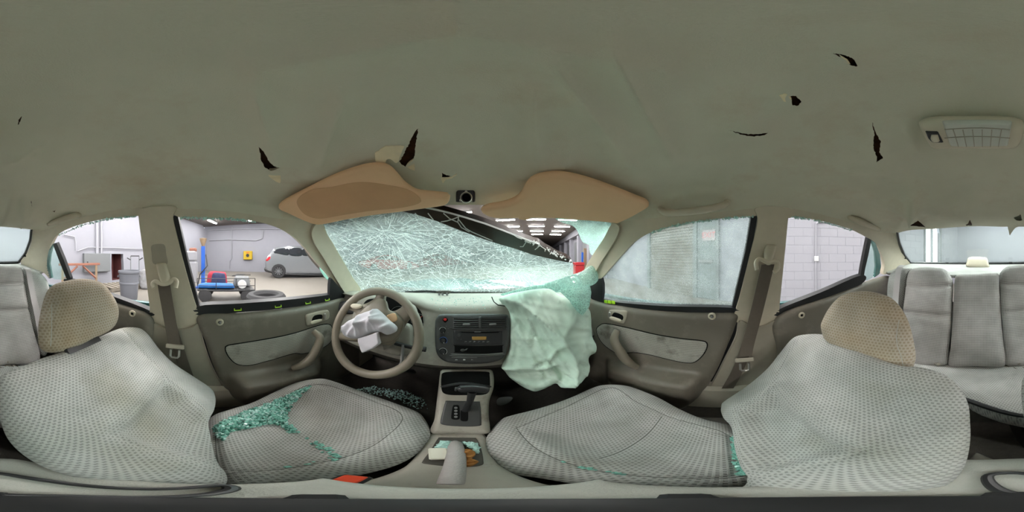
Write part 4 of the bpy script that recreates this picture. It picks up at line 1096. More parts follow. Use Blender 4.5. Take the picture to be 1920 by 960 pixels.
# ------------------------------------------------------------------ front seats
def sm01(x): x = np.clip(x, 0, 1); return x * x * (3 - 2 * x)
CUSH = []
def seat(name, label, back_out, back_fr, ins, seamlines, hr_out, hr_fr, cush_out, cush_fr, cseams, s, hr_seam, cext=None):
    t = thing(name, label, 'car seat', 'front seats')
    insuv = back_fr.pxs(ins)
    def ext(u, v, d):
        P = np.stack([u, v], 1); i = inside(P, insuv); dd = dist_poly(P, insuv)
        return np.where(i, .014 - .044 * sm01(dd / .05), .014 * np.exp(-(dd / .06) ** 2))
    relief('backrest', back_fr, back_fr.pxs(back_out), M['seat'], t, .03, .10, .07, .013, ext, [(back_fr.pxs(l), dep, wd, False) for l, dep, wd in seamlines] + [(insuv, .006, .006, True)], sharp_seams=True)
    welt(ins + ins[:1], M['seam'], t, .0014, -.001)
    relief('headrest', hr_fr, hr_fr.pxs(hr_out), M['headrest'], t, .045, .05, .055, .012, None, [(hr_fr.pxs(hr_seam), .006, .005, False)], sharp_seams=True)
    welt(hr_seam, M['seam'], t, .0014)
    relief('cushion', cush_fr, cush_fr.pxs(cush_out), M['seat_insert'], t, .03, .10, .06, .013, cext, [(cush_fr.pxs(l), dep, wd, False) for l, dep, wd in cseams], sharp_seams=True)
    CUSH.append(SURF['h'])
    for l, dep, wd in cseams: welt(l, M['seam_dark'], t, .0012)
    return t
zs = ((0, 600), 2.667); zh = ((0, 470), 4.175); zd = ((380, 680), 3.43); zp = ((1440, 600), 2.667); zq = ((900, 680), 3.428); zt = ((1440, 380), 4)
NB = V3(0, .69, .724)
bfr = Frame(V3(-.36, 0, 0) + NB * -.4496, NB)
bfr.o = bfr.o  # plane N.p = -0.4496
def plane_frame(N, d, x): N = unit(N); return Frame(V3(x, 0, 0) * 0 + N * d, N)
dback = plane_frame(NB, -.4496, -.36)
pback = plane_frame(NB, -.4496, .30)
d_out = zc(*zs, [(20, 270), (200, 195), (340, 150), (480, 92), (600, 42), (680, 40), (730, 70), (790, 150), (860, 220), (950, 280), (1045, 345), (1072, 400), (1062, 460), (1028, 515)]) + [(388, 825), (394, 862), (410, 896), (394, 916), (300, 914), (206, 906), (112, 887), (49, 857), (14, 822), (2, 791), (-3, 757), (-4, 724)]
p_out = [(1440, 694), (1462, 667), (1486, 638), (1507, 628), (1541, 627), (1580, 640), (1680, 684), (1725, 688), (1770, 702), (1798, 726), (1815, 757), (1819, 795), (1819, 827), (1811, 868), (1789, 900), (1755, 917), (1665, 931), (1552, 938), (1440, 938), (1367, 938), (1345, 930), (1422, 905), (1402, 878), (1388, 843), (1378, 806), (1360, 787), (1355, 768), (1367, 750)]
dcush = plane_frame(V3(0, -.133, 1), -.674, 0)
pcush = plane_frame(V3(0, -.10, 1), -.674, 0)
dhr = Frame(V3(-.37, -.375, -.20), unit(V3(.25, .9, .36)))
phr = Frame(V3(.315, -.385, -.25), unit(V3(-.25, .9, .36)))
dc_out = zc(*zd, [(600, 135), (740, 110), (830, 120), (1000, 180), (1200, 250), (1370, 312), (1432, 370), (1465, 450), (1430, 530), (1330, 620), (1150, 690), (900, 742), (600, 782), (200, 805)]) + [(400, 905), (385, 850), (384, 800), (400, 780)] + zc(*zd, [(180, 305), (300, 270), (450, 200)])
pc_out = zc(*zq, [(30, 520), (60, 450), (130, 372), (200, 340), (400, 290), (600, 220), (700, 175), (780, 152), (900, 150), (1000, 170), (1150, 230), (1300, 310), (1450, 370), (1600, 402)]) + [(1395, 815), (1420, 860), (1432, 900)] + zc(*zq, [(1770, 790), (1400, 822), (1000, 812), (700, 790), (400, 745), (200, 712), (90, 640), (40, 590)])
def cush_ext(fr, hollow):
    uv = fr.pxs(hollow)
    def f(u, v, d):
        P = np.stack([u, v], 1); i = inside(P, uv); dd = dist_poly(P, uv)
        return np.where(i, .012 - .045 * sm01(dd / .09), .012 * np.exp(-(dd / .06) ** 2))
    return f
dh = zc(*zd, [(90, 430), (300, 330), (560, 230), (720, 170), (900, 200), (1150, 290), (1290, 370), (1180, 500), (1020, 590), (700, 670), (300, 715), (140, 700)])
ph = zc(*zq, [(230, 440), (500, 330), (820, 190), (1000, 280), (1200, 370), (1590, 490), (1640, 700), (1600, 750), (1100, 745), (800, 715), (500, 640), (330, 550)])
seat('front_seat', 'driver seat in grey patterned cloth with green glass chips on its cushion', d_out, dback, zc(*zs, [(470, 560), (620, 450), (780, 310), (900, 400), (1015, 515), (1040, 640), (1065, 745), (850, 710), (640, 650)]),
     [(zc(*zs, [(600, 60), (650, 130), (740, 230), (780, 310)]), .008, .007), (zc(*zs, [(345, 470), (400, 520), (470, 560)]), .003, .01)],
     zc(*zh, [(390, 290), (460, 250), (600, 222), (700, 225), (790, 260), (850, 330), (900, 420), (912, 500), (890, 580), (830, 640), (720, 690), (560, 770), (440, 800), (350, 790), (305, 740), (300, 600), (320, 470), (350, 360)]), dhr,
     dc_out, dcush, [(dh + dh[:1], .006, .006)], -1, zc(*zh, [(385, 290), (380, 450), (375, 620), (365, 790)]), cush_ext(dcush, dh))
pp = [dhr.at(*q, -.02) for q in ((134, 650), (172, 640))]
S0 = bpy.data.objects['front_seat']
for q, w_ in (((138, 645), (128, 664)), ((178, 630), (172, 650))):
    Acc().add(*tube_vf([dhr.at(*q, -.03), dback.at(*w_, -.02)], .0075, 10)).build('headrest_post', M['steel'], S0)
Acc().add(*box_vf((dback.at(128, 662, .012) + dback.at(178, 640, .012)) / 2, (.14, .03, .014), [unit(dback.at(178, 640) - dback.at(128, 662)), np.cross(NB, unit(dback.at(178, 640) - dback.at(128, 662))), unit(NB)], .005)).build('post_guide', M['black'], S0)
seat('front_seat', 'passenger seat in grey patterned cloth under the pale green airbag', p_out, pback, zc(*zp, [(540, 635), (300, 510), (85, 340), (0, 410)]) + [(1402, 770), (1402, 800), (1412, 860), (1425, 893), (1470, 893), (1560, 870)],
     [(zc(*zp, [(190, 80), (130, 180), (90, 270), (85, 340)]), .008, .007), (zc(*zp, [(540, 635), (640, 540), (690, 450)]), .004, .01), (zc(*zp, [(960, 330), (950, 420), (990, 560)]), .003, .008)],
     [(1543, 615), (1546, 600), (1555, 582), (1567, 566), (1582, 553), (1603, 547), (1627, 546), (1652, 551), (1673, 560), (1691, 580), (1704, 605), (1712, 635), (1717, 668), (1712, 688), (1700, 697), (1680, 699), (1635, 687), (1590, 667), (1554, 643)], phr,
     pc_out, pcush, [(ph + ph[:1], .006, .006), (zc(*zq, [(1160, 370), (1060, 470), (920, 560), (760, 620)]), .006, .012)], 1, zc(*zp, [(665, 0), (655, 90), (680, 180), (690, 250)]), cush_ext(pcush, ph))
# seat bases, rails and the buckles beside the cushions
for s, sn in ((-1, 'front_seat'), (1, 'front_seat.001')):
    o = bpy.data.objects[sn]
    Acc().add(*box_vf((s * .31, .17, -.81), (.40, .42, .10), None, .02)).build('seat_base', M['dash_low'], o)

# ------------------------------------------------------------------ rear bench
bench = thing('rear_bench', 'grey ribbed cloth rear bench below the rear window', 'car seat')
nb = unit(V3(0, .58, .25)); rb_fr = plane_frame(nb, float(np.dot(nb, V3(0, -1.02, -.07))), 0)
zb = ((1640, 470), 4.571); zg = ((0, 470), 4.175)
def rsec(name, out, seams=(), m=None, front=.045, R=.04, label=None):
    return relief(name, rb_fr, rb_fr.pxs(out), m or M['bench'], bench, front, .06, R, .018, None, [(rb_fr.pxs(l), d * 1.6, w_, False) for l, d, w_ in seams], sharp_seams=True)
rsec('backrest_section', zc(*zb, [(285, 225), (320, 165), (400, 146), (560, 150), (625, 180), (672, 270), (670, 420), (668, 560), (655, 700), (640, 830), (630, 970), (500, 985), (340, 985), (260, 800), (240, 600), (262, 400)]),
     [(zc(*zb, [(285, 300), (420, 318), (560, 320), (672, 305)]), .012, .012), (zc(*zb, [(255, 525), (450, 545), (580, 560), (668, 550)]), .014, .012)])
rsec('backrest_section', zc(*zb, [(688, 240), (720, 208), (880, 200), (1045, 192), (1066, 250), (1080, 520), (1096, 700), (1110, 830), (1112, 985), (880, 990), (640, 985), (650, 830), (668, 560), (680, 350)]))
rsec('backrest_section', zc(*zb, [(1068, 240), (1090, 170), (1150, 133), (1280, 125)]) + [(1936, 498), (1951, 500), (1961, 510), (1970, 566), (1980, 614), (1993, 662), (1985, 684), (1940, 684), (1884, 684), (1883, 652), (1876, 584)],
     [(zc(*zb, [(1070, 290), (1150, 300), (1280, 300)]) + [(1945, 535), (1966, 532)], .012, .012), (zc(*zb, [(1085, 525), (1200, 520), (1280, 515)]) + [(1948, 582), (1974, 580)], .014, .012)])
rsec('side_bolster', zc(*zb, [(150, 190), (240, 150), (330, 160), (280, 220), (250, 420), (235, 600), (200, 800), (120, 700), (110, 400), (120, 260)]), m=M['bench_side'], front=.03)
rsec('side_bolster', [(1960, 506), (1972, 504), (1990, 510), (2005, 523), (2012, 545), (2014, 600), (2008, 660), (1996, 664), (1980, 614), (1970, 566)], m=M['bench_side'], front=.03)
ncu = V3(0, -.06, 1); rc_fr = plane_frame(ncu, -.60, 0)
zf = ((1720, 660), 3.2)
relief('cushion', rc_fr, rc_fr.pxs([(1665, 664), (1720, 676), (1780, 684), (1840, 688), (1900, 688), (1960, 688), (2010, 678), (2050, 700), (2060, 760), (1990, 795), (1920, 788), (1870, 776), (1815, 756), (1740, 740), (1640, 760), (1600, 700)]), M['bench_side'], bench, .03, .12, .05, .022, None,
       [(rc_fr.pxs(zc(*zf, [(555, 140), (565, 200), (560, 280)])), .012, .006, False), (rc_fr.pxs(zc(*zf, [(560, 205), (640, 205)])), .006, .005, False), (rc_fr.pxs(zc(*zf, [(200, 150), (330, 140), (500, 128), (555, 150)])), .008, .01, False)])
P = [rc_fr.at(x, y, .012) for x, y in zc(*zf, [(60, 260), (180, 265), (300, 300), (400, 335), (520, 370), (640, 392), (760, 390), (860, 370)])]
Acc().add(*tube_vf(catmull(P, 4, False), .011, 8)).build('front_piping', M['black'], bench)
relief('cushion_front', Frame(V3(0, -.50, -.74), V3(0, 1, .25)), [(-.6, -.12), (.6, -.12), (.6, .10), (-.6, .10)], M['carpet'], bench, .02, .03, .03, .04)
Acc().add(*box_vf(rb_fr.o * 1 + rb_fr.N * -.075 + V3(0, 0, -.22), (1.3, .68, .03), [V3(1, 0, 0), rb_fr.V, rb_fr.N])).build('back_panel', M['carpet'], bench, False)
# high brake lamp and shelf odds
bl_ = thing('brake_lamp', 'rounded grey high brake lamp housing on the parcel shelf', 'lamp')
bf = Frame(V3(-.0, -1.32, -.05), V3(0, 1, .1))
relief('housing', bf, bf.pxs(zc(*zt, [(1490, 480), (1492, 440), (1505, 412), (1560, 406), (1620, 410), (1645, 420), (1655, 460), (1655, 486), (1580, 492)])), M['pillar'], bl_, .03, .07, .03, .012)
# silver belts over the rear bench
def strap(name, label, P, wdir, wd, m, th=.0018, cat='seat belt'):
    t = thing(name, label, cat); Acc().add(*ribbon_vf(catmull(P, 5, False), wdir, wd, th)).build('webbing', m, t, True, 60); return t
rbelt = strap('rear_belt', 'silver grey rear belt strap beside the passenger side bolster', [rb_fr.at(1696, 500, .03), rb_fr.at(1692, 508, .052), rb_fr.at(1689, 528, .055), rb_fr.at(1687, 552, .055), rb_fr.at(1684, 585, .05), rb_fr.at(1680, 615, .05)], V3(1, 0, 0), .042, M['belt_light'])
strap('rear_belt', 'silver grey rear belt strap behind the driver headrest', [rb_fr.at(42 + 1920, 504, .03), rb_fr.at(47 + 1920, 511, .052), rb_fr.at(51 + 1920, 535, .055), rb_fr.at(57 + 1920, 565, .055), rb_fr.at(65 + 1920, 600, .05), rb_fr.at(72 + 1920, 640, .05)], V3(1, 0, 0), .042, M['belt_light'])
lapP = [rc_fr.at(*q) + V3(0, 0, .02) for q in zc(*zf, [(120, 70), (160, 62), (200, 90), (300, 105), (420, 100), (520, 98), (600, 118), (700, 100), (760, 112)])]
strap('lap_belt', 'twisted dark lap belts lying along the rear bench crease', lapP, [unit(V3(0, 1, .6)), unit(V3(0, 1, -.2)), unit(V3(0, .6, .9))] * 14 + [V3(0, 1, 0)] * 3, .035, M['belt'])
for i, (x, y, d, c) in enumerate((((1763), 690, 'beside the passenger backrest', 'red'), (1928, 685, 'behind the driver backrest', 'dark'), (1905, 688, 'in the middle of the rear bench', 'dark'))):
    b_ = thing('rear_buckle', 'grey rear seat belt buckle ' + d, 'buckle', 'rear seat buckles')
    q = rc_fr.at(x, y, .045); u_ = unit(V3(.6 if i == 0 else -.6, .8, 0))
    Acc().add(*box_vf(q, (.07, .035, .022), [u_, np.cross(V3(0, 0, 1), u_), V3(0, 0, 1)], .006)).build('buckle_body', M['console'], b_)
    Acc().add(*box_vf(q - u_ * .036, (.008, .026, .016), [u_, np.cross(V3(0, 0, 1), u_), V3(0, 0, 1)], .003)).build('release_button', M['red'], b_)
# ------------------------------------------------------------------ dashboard
dash = thing('dashboard', 'grey vinyl dashboard below the shattered windshield', 'dashboard')
XS = np.array([-.70, -.64, -.56, -.5, -.44, -.38, -.33, -.28, -.23, -.19, -.16, -.12, -.06, 0, .06, .12, .2, .3, .42, .54, .64, .70])
def prof(x):
    yb = 1.05 - .357 * x * x; hood = math.exp(-((x + .33) / .15) ** 4)
    c = .05 * (x / .69) ** 2
    return [(yb + .03, -.262), (yb - .02, -.240), (.86 - .1 * x * x, -.226 + .018 * hood), (.76, -.222 + .030 * hood), (.71 + .01 * hood, -.226 + .034 * hood), (.69 + c, -.242 + .032 * hood), (.682 + c + .02 * hood, -.262 + .02 * hood),
            (.66 + c + .03 * hood, -.315), (.632 + c + .02 * hood, -.38), (.604 + c, -.445), (.592 + c, -.478), (.598 + c, -.50), (.64 + c, -.53), (.80, -.58), (1.0, -.60)]
rows = [prof(x) for x in XS]
def loft(name, r0, r1, m):
    pts = []; n = None
    for x, r in zip(XS, rows):
        c = catmull([V3(x, y, z) for y, z in r[r0:r1]], 4, False); n = len(c); pts += c
    f = [(i * n + j, (i + 1) * n + j, (i + 1) * n + j + 1, i * n + j + 1) for i in range(len(XS) - 1) for j in range(n - 1)]
    return mesh(name, pts, f, m, dash, True)
loft('dash_pad', 0, 11, M['dash']); loft('lower_panel', 10, 15, M['dash_low'])
# seam of the passenger airbag lid
Acc().add(*tube_vf([on_z(x, y, -.222) for x, y in ((922, 557), (926, 566), (934, 572), (950, 574))], .0025, 6)).build('lid_seam', M['dark'], dash)
SN = unit(V3(0, -.895, .445)); sf = Frame(V3(0, .655, -.262), SN)
s8 = ((800, 580), 8.725)
def at_sf(h): return Frame(sf.o + SN * h, SN)
def on_stack(name, pts, m, parent, h, front=.003, back=.004, R=.004, step=.008, smooth=5):
    f = at_sf(h); return relief(name, f, f.pxs(zc(*s8, pts)), m, parent, front, back, R, step, smooth_n=smooth)
stack = on_stack('centre_panel', [(140, 220), (170, 130), (230, 82), (450, 76), (850, 72), (1290, 82), (1342, 130), (1362, 250), (1332, 560), (1262, 780), (1100, 860), (850, 890), (500, 885), (300, 850), (180, 740), (140, 550)], M['stack'], dash, 0, .010, .03, .014, .012)
def rect(x0, y0, x1, y1, r=8): return [(x0 + r, y0), (x1 - r, y0), (x1, y0 + r), (x1, y1 - r), (x1 - r, y1), (x0 + r, y1), (x0, y1 - r), (x0, y0 + r)]
vb = on_stack('vent_housing', rect(432, 108, 1305, 308, 30), M['black'], dash, .009, .003, .004, .006)
on_stack('vent_bezel', rect(425, 302, 1300, 328, 10), M['stack'], vb, .011, .004)
on_stack('vent_divider', rect(852, 118, 896, 305, 8), M['stack'], vb, .012, .005)
for k, y in enumerate((150, 188, 226, 262, 290)):
    for x0, x1 in ((448, 845), (904, 1282)):
        f = at_sf(.014); a = f.at(*zc(*s8, [(x0, y)])[0]); b = f.at(*zc(*s8, [(x1, y)])[0]); d = unit(b - a); tl = unit(SN + V3(0, 0, .9))
        Acc().add(*box_vf((a + b) / 2, (np.linalg.norm(b - a), .008, .0018), [d, tl, np.cross(d, tl)])).build('slat', M['stack'], vb, False)
for x in (650, 1080):
    f = at_sf(.019); Acc().add(*box_vf(f.at(*zc(*s8, [(x, 246)])[0]), (.028, .008, .007), sf.ax(), .002)).build('vent_tab', M['steel'], vb)
rad = on_stack('radio', rect(442, 352, 1232, 572, 14), M['black'], dash, .010, .004)
on_stack('radio_slot', rect(560, 362, 1180, 384, 8), M['dark'], rad, .0135, .0012, .002, .002)
on_stack('display', rect(742, 446, 978, 500, 8), M['amber'], rad, .0135, .0015, .002, .002)
def dial(x, y, r, h, m, parent, name, h0=.0135, seg=20):
    f = at_sf(h0); return Acc().add(*lathe_vf([(r, 0), (r, h * .7), (r * .85, h), (0.0005, h)], f.at(*zc(*s8, [(x, y)])[0]), SN, seg)).build(name, m, parent)
dial(530, 425, .0085, .007, M['stack'], rad, 'volume_knob')
for x in (512, 565): on_stack('radio_button', rect(x - 22, 482, x + 22, 500, 5), M['stack'], rad, .0135, .0022, .002, .002)
for x in (500, 560): on_stack('button_mark', rect(x - 18, 517, x + 18, 524, 2), M['white'], rad, .0135, .0014, .001, .0015)
for i in range(6): on_stack('preset_button', rect(612 + i * 73, 520, 672 + i * 73, 545, 6), M['stack'], rad, .0135, .0024, .002, .002)
for i in range(6): on_stack('button_mark', rect(628 + i * 73, 524, 660 + i * 73, 531, 2), M['white'], rad, .0158, .0012, .001, .001)
for (x, y) in ((640, 465), (685, 465), (1000, 475), (1100, 430), (1100, 475), (1170, 462), (1095, 522), (1170, 522)): on_stack('radio_button', rect(x - 22, y - 14, x + 22, y + 14, 6), M['steel'] if y > 455 and x > 990 else M['stack'], rad, .0135, .0022, .002, .002)
on_stack('brand_plate', rect(780, 364, 890, 376, 3), M['steel'], rad, .0145, .0012, .001, .002)
pk = on_stack('pocket', rect(458, 585, 1240, 708, 14), M['dark'], dash, .010, .002)
on_stack('pocket_key', [(550, 660), (590, 645), (625, 655), (660, 640), (680, 632), (665, 658), (630, 680), (590, 692), (556, 682)], M['stack'], pk, .013, .004, .002, .003)
on_stack('pocket_lip', [(440, 728), (850, 738), (1235, 705), (1245, 715), (1240, 730), (850, 752), (440, 742)], M['steel'], dash, .011, .005, .003, .004)
on_stack('trim_line', [(415, 752), (820, 765), (1255, 730), (1255, 742), (820, 775), (415, 764)], M['steel'], dash, .010, .003, .002, .003)
on_stack('trim_line', [(440, 780), (800, 785), (800, 796), (440, 794)], M['steel'], dash, .010, .003, .002, .003)
for i, x in enumerate((485, 617, 745)):
    on_stack('switch_mark', [(x - 28, 832), (x - 20, 822), (x, 815), (x + 22, 820), (x + 30, 832)] if i == 0 else rect(x - 26, 818, x + 26, 834, 4), M['white'] if i < 2 else M['steel'], dash, .010, .0018, .001, .002)
on_stack('hazard_button_base', rect(255, 120, 355, 220, 45), M['dark'], dash, .009, .003, .003, .004)
dial(303, 168, .0062, .006, M['red'], dash, 'hazard_button', .012)
for i, (x, y, r) in enumerate(((262, 345, .0085), (270, 510, .0095), (265, 690, .0095))):
    k = dial(x, y, r * 1.25, .003, M['dark'], dash, 'climate_dial', .0085)
    dial(x, y, r, .014, M['black'], k, 'climate_knob', .010)
    f = at_sf(.025); c = f.at(*zc(*s8, [(x + 12, y + 38)])[0]); Acc().add(*box_vf(c, (.0025, .004, .001), sf.ax())).build('pointer', M['white'], k, False)
    f = at_sf(.0112); cu = f.px(*zc(*s8, [(x, y)])[0]); ac = Acc()
    arc = (0.15 * math.pi, .95 * math.pi) if i == 0 else (-.25 * math.pi, .9 * math.pi)
    P = [f.p(cu[0] + math.cos(w_) * r * 1.55, cu[1] + math.sin(w_) * r * 1.55) for w_ in np.linspace(*arc, 16)]
    Acc().add(*tube_vf(P, .0009, 5)).build('dial_scale', M['white'] if i != 1 else M['blue_print'], k)
for (x, y) in ((250, 266), (320, 268), (350, 312), (350, 372)): on_stack('mode_mark', [(x - 18, y - 8), (x, y + 4), (x + 18, y - 8), (x + 10, y + 10), (x - 8, y + 10)], M['white'], dash, .009, .0026, .0015, .002)
# instrument hood, cluster and cover of the steering column
cf = Frame(V3(-.33, .715, -.26), V3(.1, -.93, .36))
clu = relief('instrument_hood', cf, cf.pxs([(676, 560), (700, 552), (740, 549), (775, 556), (797, 574), (808, 600), (806, 625), (790, 640), (730, 642), (680, 636), (662, 600)]), M['dash'], dash, .03, .03, .035, .015)
c2 = Frame(cf.o + cf.N * .031, cf.N)
lens = relief('cluster_lens', c2, c2.pxs([(684, 566), (705, 559), (740, 556), (770, 563), (789, 580), (798, 602), (795, 620), (780, 630), (730, 632), (688, 628), (672, 600)]), M['dark'], clu, .004, .01, .01, .012)
for x, y, r in ((705, 592, .032), (748, 592, .045), (783, 600, .03)):
    f = Frame(c2.o + c2.N * .006, c2.N); q = f.px(x, y)
    P = [f.p(q[0] + r * math.cos(w_), q[1] + r * math.sin(w_)) for w_ in np.linspace(-.6, math.pi + .6, 20)]
    Acc().add(*tube_vf(P, .001, 5)).build('gauge_scale', M['steel'], lens)
    a = .8; Acc().add(*tube_vf([f.p(q[0], q[1]), f.p(q[0] + r * .9 * math.cos(a), q[1] + r * .9 * math.sin(a))], .001, 5)).build('gauge_needle', M['orange_red'], lens)
relief('side_vent', Frame(V3(-.6, .69, -.30), V3(.3, -.9, .3)), [(-.05, -.03), (.05, -.03), (.05, .03), (-.05, .03)], M['black'], dash, .01, .02, .015, .012)
WC = V3(-.322, .507, -.306); WN = unit(V3(0.0, -math.cos(math.radians(25)), math.sin(math.radians(25))))
wf = Frame(WC, WN)
ax = [wf.U, wf.V, wf.N]
cs = thing('steering_column', 'grey steering column cover with stalks below the wheel', 'column')
Acc().add(*box_vf(WC - WN * .12 - wf.V * .02, (.12, .10, .16), ax, .03)).build('upper_cover', M['dash'], cs)
relief('lower_cover', Frame(WC - WN * .09 - wf.V * .085, WN), Frame(WC - WN * .09 - wf.V * .085, WN).pxs([(706, 640), (740, 615), (768, 607), (772, 640), (768, 660), (745, 667), (712, 657)]), M['dash'], cs, .02, .08, .03, .014)
Acc().add(*tube_vf([WC - WN * .07 + wf.U * .07 - wf.V * .03, WC - WN * .06 + wf.U * .15 - wf.V * .035, WC - WN * .06 + wf.U * .19 - wf.V * .035], [.009, .008, .011], 10)).build('wiper_stalk', M['black'], cs)
Acc().add(*tube_vf([WC - WN * .07 - wf.U * .06 - wf.V * .005, WC - WN * .06 - wf.U * .13 + wf.V * .005, WC - WN * .06 - wf.U * .17 + wf.V * .01], [.009, .008, .011], 10)).build('lamp_stalk', M['black'], cs)
Acc().add(*tube_vf([WC - WN * .06 + wf.U * .105 - wf.V * .03, WC - WN * .05 + wf.U * .115 - wf.V * .10, WC - WN * .05 + wf.U * .105 - wf.V * .15], .006, 8)).build('key_fob', M['steel'], cs)
# ------------------------------------------------------------------ steering wheel
sw = thing('steering_wheel', 'grey beige steering wheel with a spent pale airbag', 'steering wheel')
P = [WC + .176 * (math.cos(a) * wf.U + math.sin(a) * wf.V) for a in np.linspace(0, 2 * math.pi, 72, endpoint=False)]
Acc().add(*tube_vf(P, .0172, 14, closed=True, up=None)).build('rim', M['wheel'], sw)
z4 = ((600, 520), 4.8)
hubf = Frame(WC - WN * .018, WN)
hub = relief('spoke_plate', hubf, hubf.pxs(zc(*z4, [(498, 130), (505, 180), (420, 235), (290, 262), (262, 290), (330, 330), (280, 400), (215, 490), (140, 500), (135, 560), (240, 570), (330, 580), (440, 580), (520, 600), (640, 610), (700, 560), (745, 480), (790, 400), (845, 345), (880, 320), (850, 250), (770, 235), (720, 280), (650, 305), (610, 270), (590, 210), (585, 140)])), M['wheel'], sw, .018, .02, .02, .012)
hf = Frame(WC + WN * .004, WN)
relief('hub_cover', hf, hf.pxs(zc(*z4, [(380, 300), (500, 200), (585, 200), (620, 290), (700, 330), (755, 410), (700, 540), (600, 590), (480, 570), (330, 520), (300, 420)])), M['wheel'], sw, .012, .03, .02, .012)
relief('emblem_plate', Frame(hf.o + WN * .012, WN), hf.pxs(zc(*z4, [(615, 345), (680, 325), (705, 360), (700, 395), (650, 405), (625, 380)])), M['visor'], sw, .003, .004, .004, .006)
relief('thumb_switch', Frame(hf.o + WN * .006, WN), hf.pxs(zc(*z4, [(285, 260), (310, 240), (370, 245), (385, 265), (350, 285), (300, 282)])), M['pillar'], sw, .008, .01, .006, .006)
def crumple(seed, amp, freq, n=7):
    r = np.random.RandomState(seed); A = r.uniform(0, math.pi, n); Fq = freq * r.uniform(.5, 1.6, n); Ph = r.uniform(0, 6.28, n); W = r.uniform(-1, 1, (n, 2))
    def f(u, v, d):
        h = np.zeros(len(u))
        for i in range(n):
            s = math.cos(A[i]) * u + math.sin(A[i]) * v + .03 * np.sin(freq * .6 * (W[i, 0] * u + W[i, 1] * v) + Ph[i] * 2)
            h += (1 - np.abs(np.sin(Fq[i] * s + Ph[i]))) ** 2
        return amp * (h - .6)
    return f
ab = Frame(WC + WN * .045, WN)
relief('airbag_bundle', ab, ab.pxs(zc(*z4, [(215, 490), (245, 430), (290, 385), (400, 322), (470, 300), (512, 283), (560, 320), (620, 380), (680, 432), (687, 470), (660, 502), (600, 517), (550, 492), (460, 505), (380, 545), (300, 552), (240, 532)])), M['airbag_white'], sw, .030, .04, .03, .005, crumple(3, .012, 45))
a2 = Frame(WC + WN * .062, unit(WN + V3(0, 0, -.15)))
relief('airbag_flap', a2, a2.pxs(zc(*z4, [(340, 550), (430, 525), (528, 488), (540, 540), (552, 592), (480, 642), (382, 682), (355, 615)])), M['airbag_white'], sw, .004, .003, .005, .008, crumple(5, .003, 30), smooth_n=0)
# ------------------------------------------------------------------ passenger airbag and the glass lying on it
z5a = ((780, 560), 4.8)
af = Frame(V3(.33, .585, -.33), V3(-.42, -.80, .36))
a_out = [(938, 564), (951, 553), (985, 545), (1027, 541), (1051, 553), (1080, 560), (1104, 580), (1108, 600), (1109, 627), (1117, 647), (1115, 660), (1102, 668), (1105, 685), (1099, 703), (1080, 720), (1051, 724), (1040, 718), (1009, 731), (988, 727), (957, 706), (943, 687), (947, 672), (955, 654), (957, 622), (955, 585)]
RID = [(zc(*z5a, [(760, 15), (960, 60), (1130, 190), (1300, 345), (1380, 460), (1420, 600), (1390, 740)]), .030, .022), (zc(*z5a, [(840, 110), (850, 300), (830, 480), (790, 600)]), .014, .012), (zc(*z5a, [(790, 600), (960, 590), (1120, 590), (1240, 570)]), .016, .014),
       (zc(*z5a, [(1540, 520), (1500, 470), (1480, 380)]), .012, .014), (zc(*z5a, [(870, 680), (1000, 720), (1100, 760), (1180, 740)]), .012, .012), (zc(*z5a, [(1190, 540), (1230, 470), (1310, 400)]), .014, .014), (zc(*z5a, [(1330, 300), (1420, 180), (1440, 60)]), .010, .02), (zc(*z5a, [(1300, 760), (1450, 700), (1540, 640)]), .010, .012)]
CRE = [(zc(*z5a, [(890, 130), (1010, 260), (1180, 400), (1290, 470)]), .018, .016), (zc(*z5a, [(1090, 580), (1190, 540), (1250, 590), (1310, 660), (1370, 680)]), .022, .010), (zc(*z5a, [(830, 640), (1000, 650), (1150, 630), (1170, 700)]), .014, .012), (zc(*z5a, [(1250, 760), (1300, 690)]), .012, .01),
       (zc(*z5a, [(1440, 560), (1520, 590), (1560, 560)]), .012, .012), (zc(*z5a, [(900, 250), (920, 420), (900, 560)]), .010, .012), (zc(*z5a, [(1020, 130), (1080, 300), (1060, 420)]), .008, .014)]
cr = crumple(9, .006, 34, 7)
def aext(u, v, d):
    P = np.stack([u, v], 1); h = cr(u, v, d)
    for l, a, w_ in RID: h = h + 1.6 * a * np.exp(-dist_poly(P, af.pxs(l), False) / w_)
    return h
tag(relief('passenger_airbag', af, af.pxs(a_out), M['airbag'], None, .045, .05, .04, .007, aext, [(af.pxs(l), a, w_, False) for l, a, w_ in CRE], sharp_seams=True), 'large pale green deflated airbag draped from the dashboard', 'airbag')
gf = Frame(V3(.33, .70, -.12), V3(-.3, -.8, .5))
fo = [(938, 552), (960, 546), (985, 539), (1025, 531), (1060, 519), (1090, 509), (1103, 500), (1112, 500), (1121, 515), (1120, 528), (1105, 537), (1075, 543), (1050, 548), (1020, 548), (1000, 546), (960, 556)]
relief('folded_flap', gf, gf.pxs(fo), M['flap'], w1, .012, .002, .03, .012, crumple(21, .008, 24), smooth_n=2)
g2 = Frame(V3(.40, .52, -.17), V3(-.5, -.8, .25))
relief('hanging_flap', g2, g2.pxs([(1048, 545), (1075, 541), (1106, 534), (1109, 548), (1105, 575), (1092, 592), (1080, 582), (1066, 562)]), M['flap'], w1, .006, .002, .02, .01, crumple(22, .006, 24), smooth_n=0)
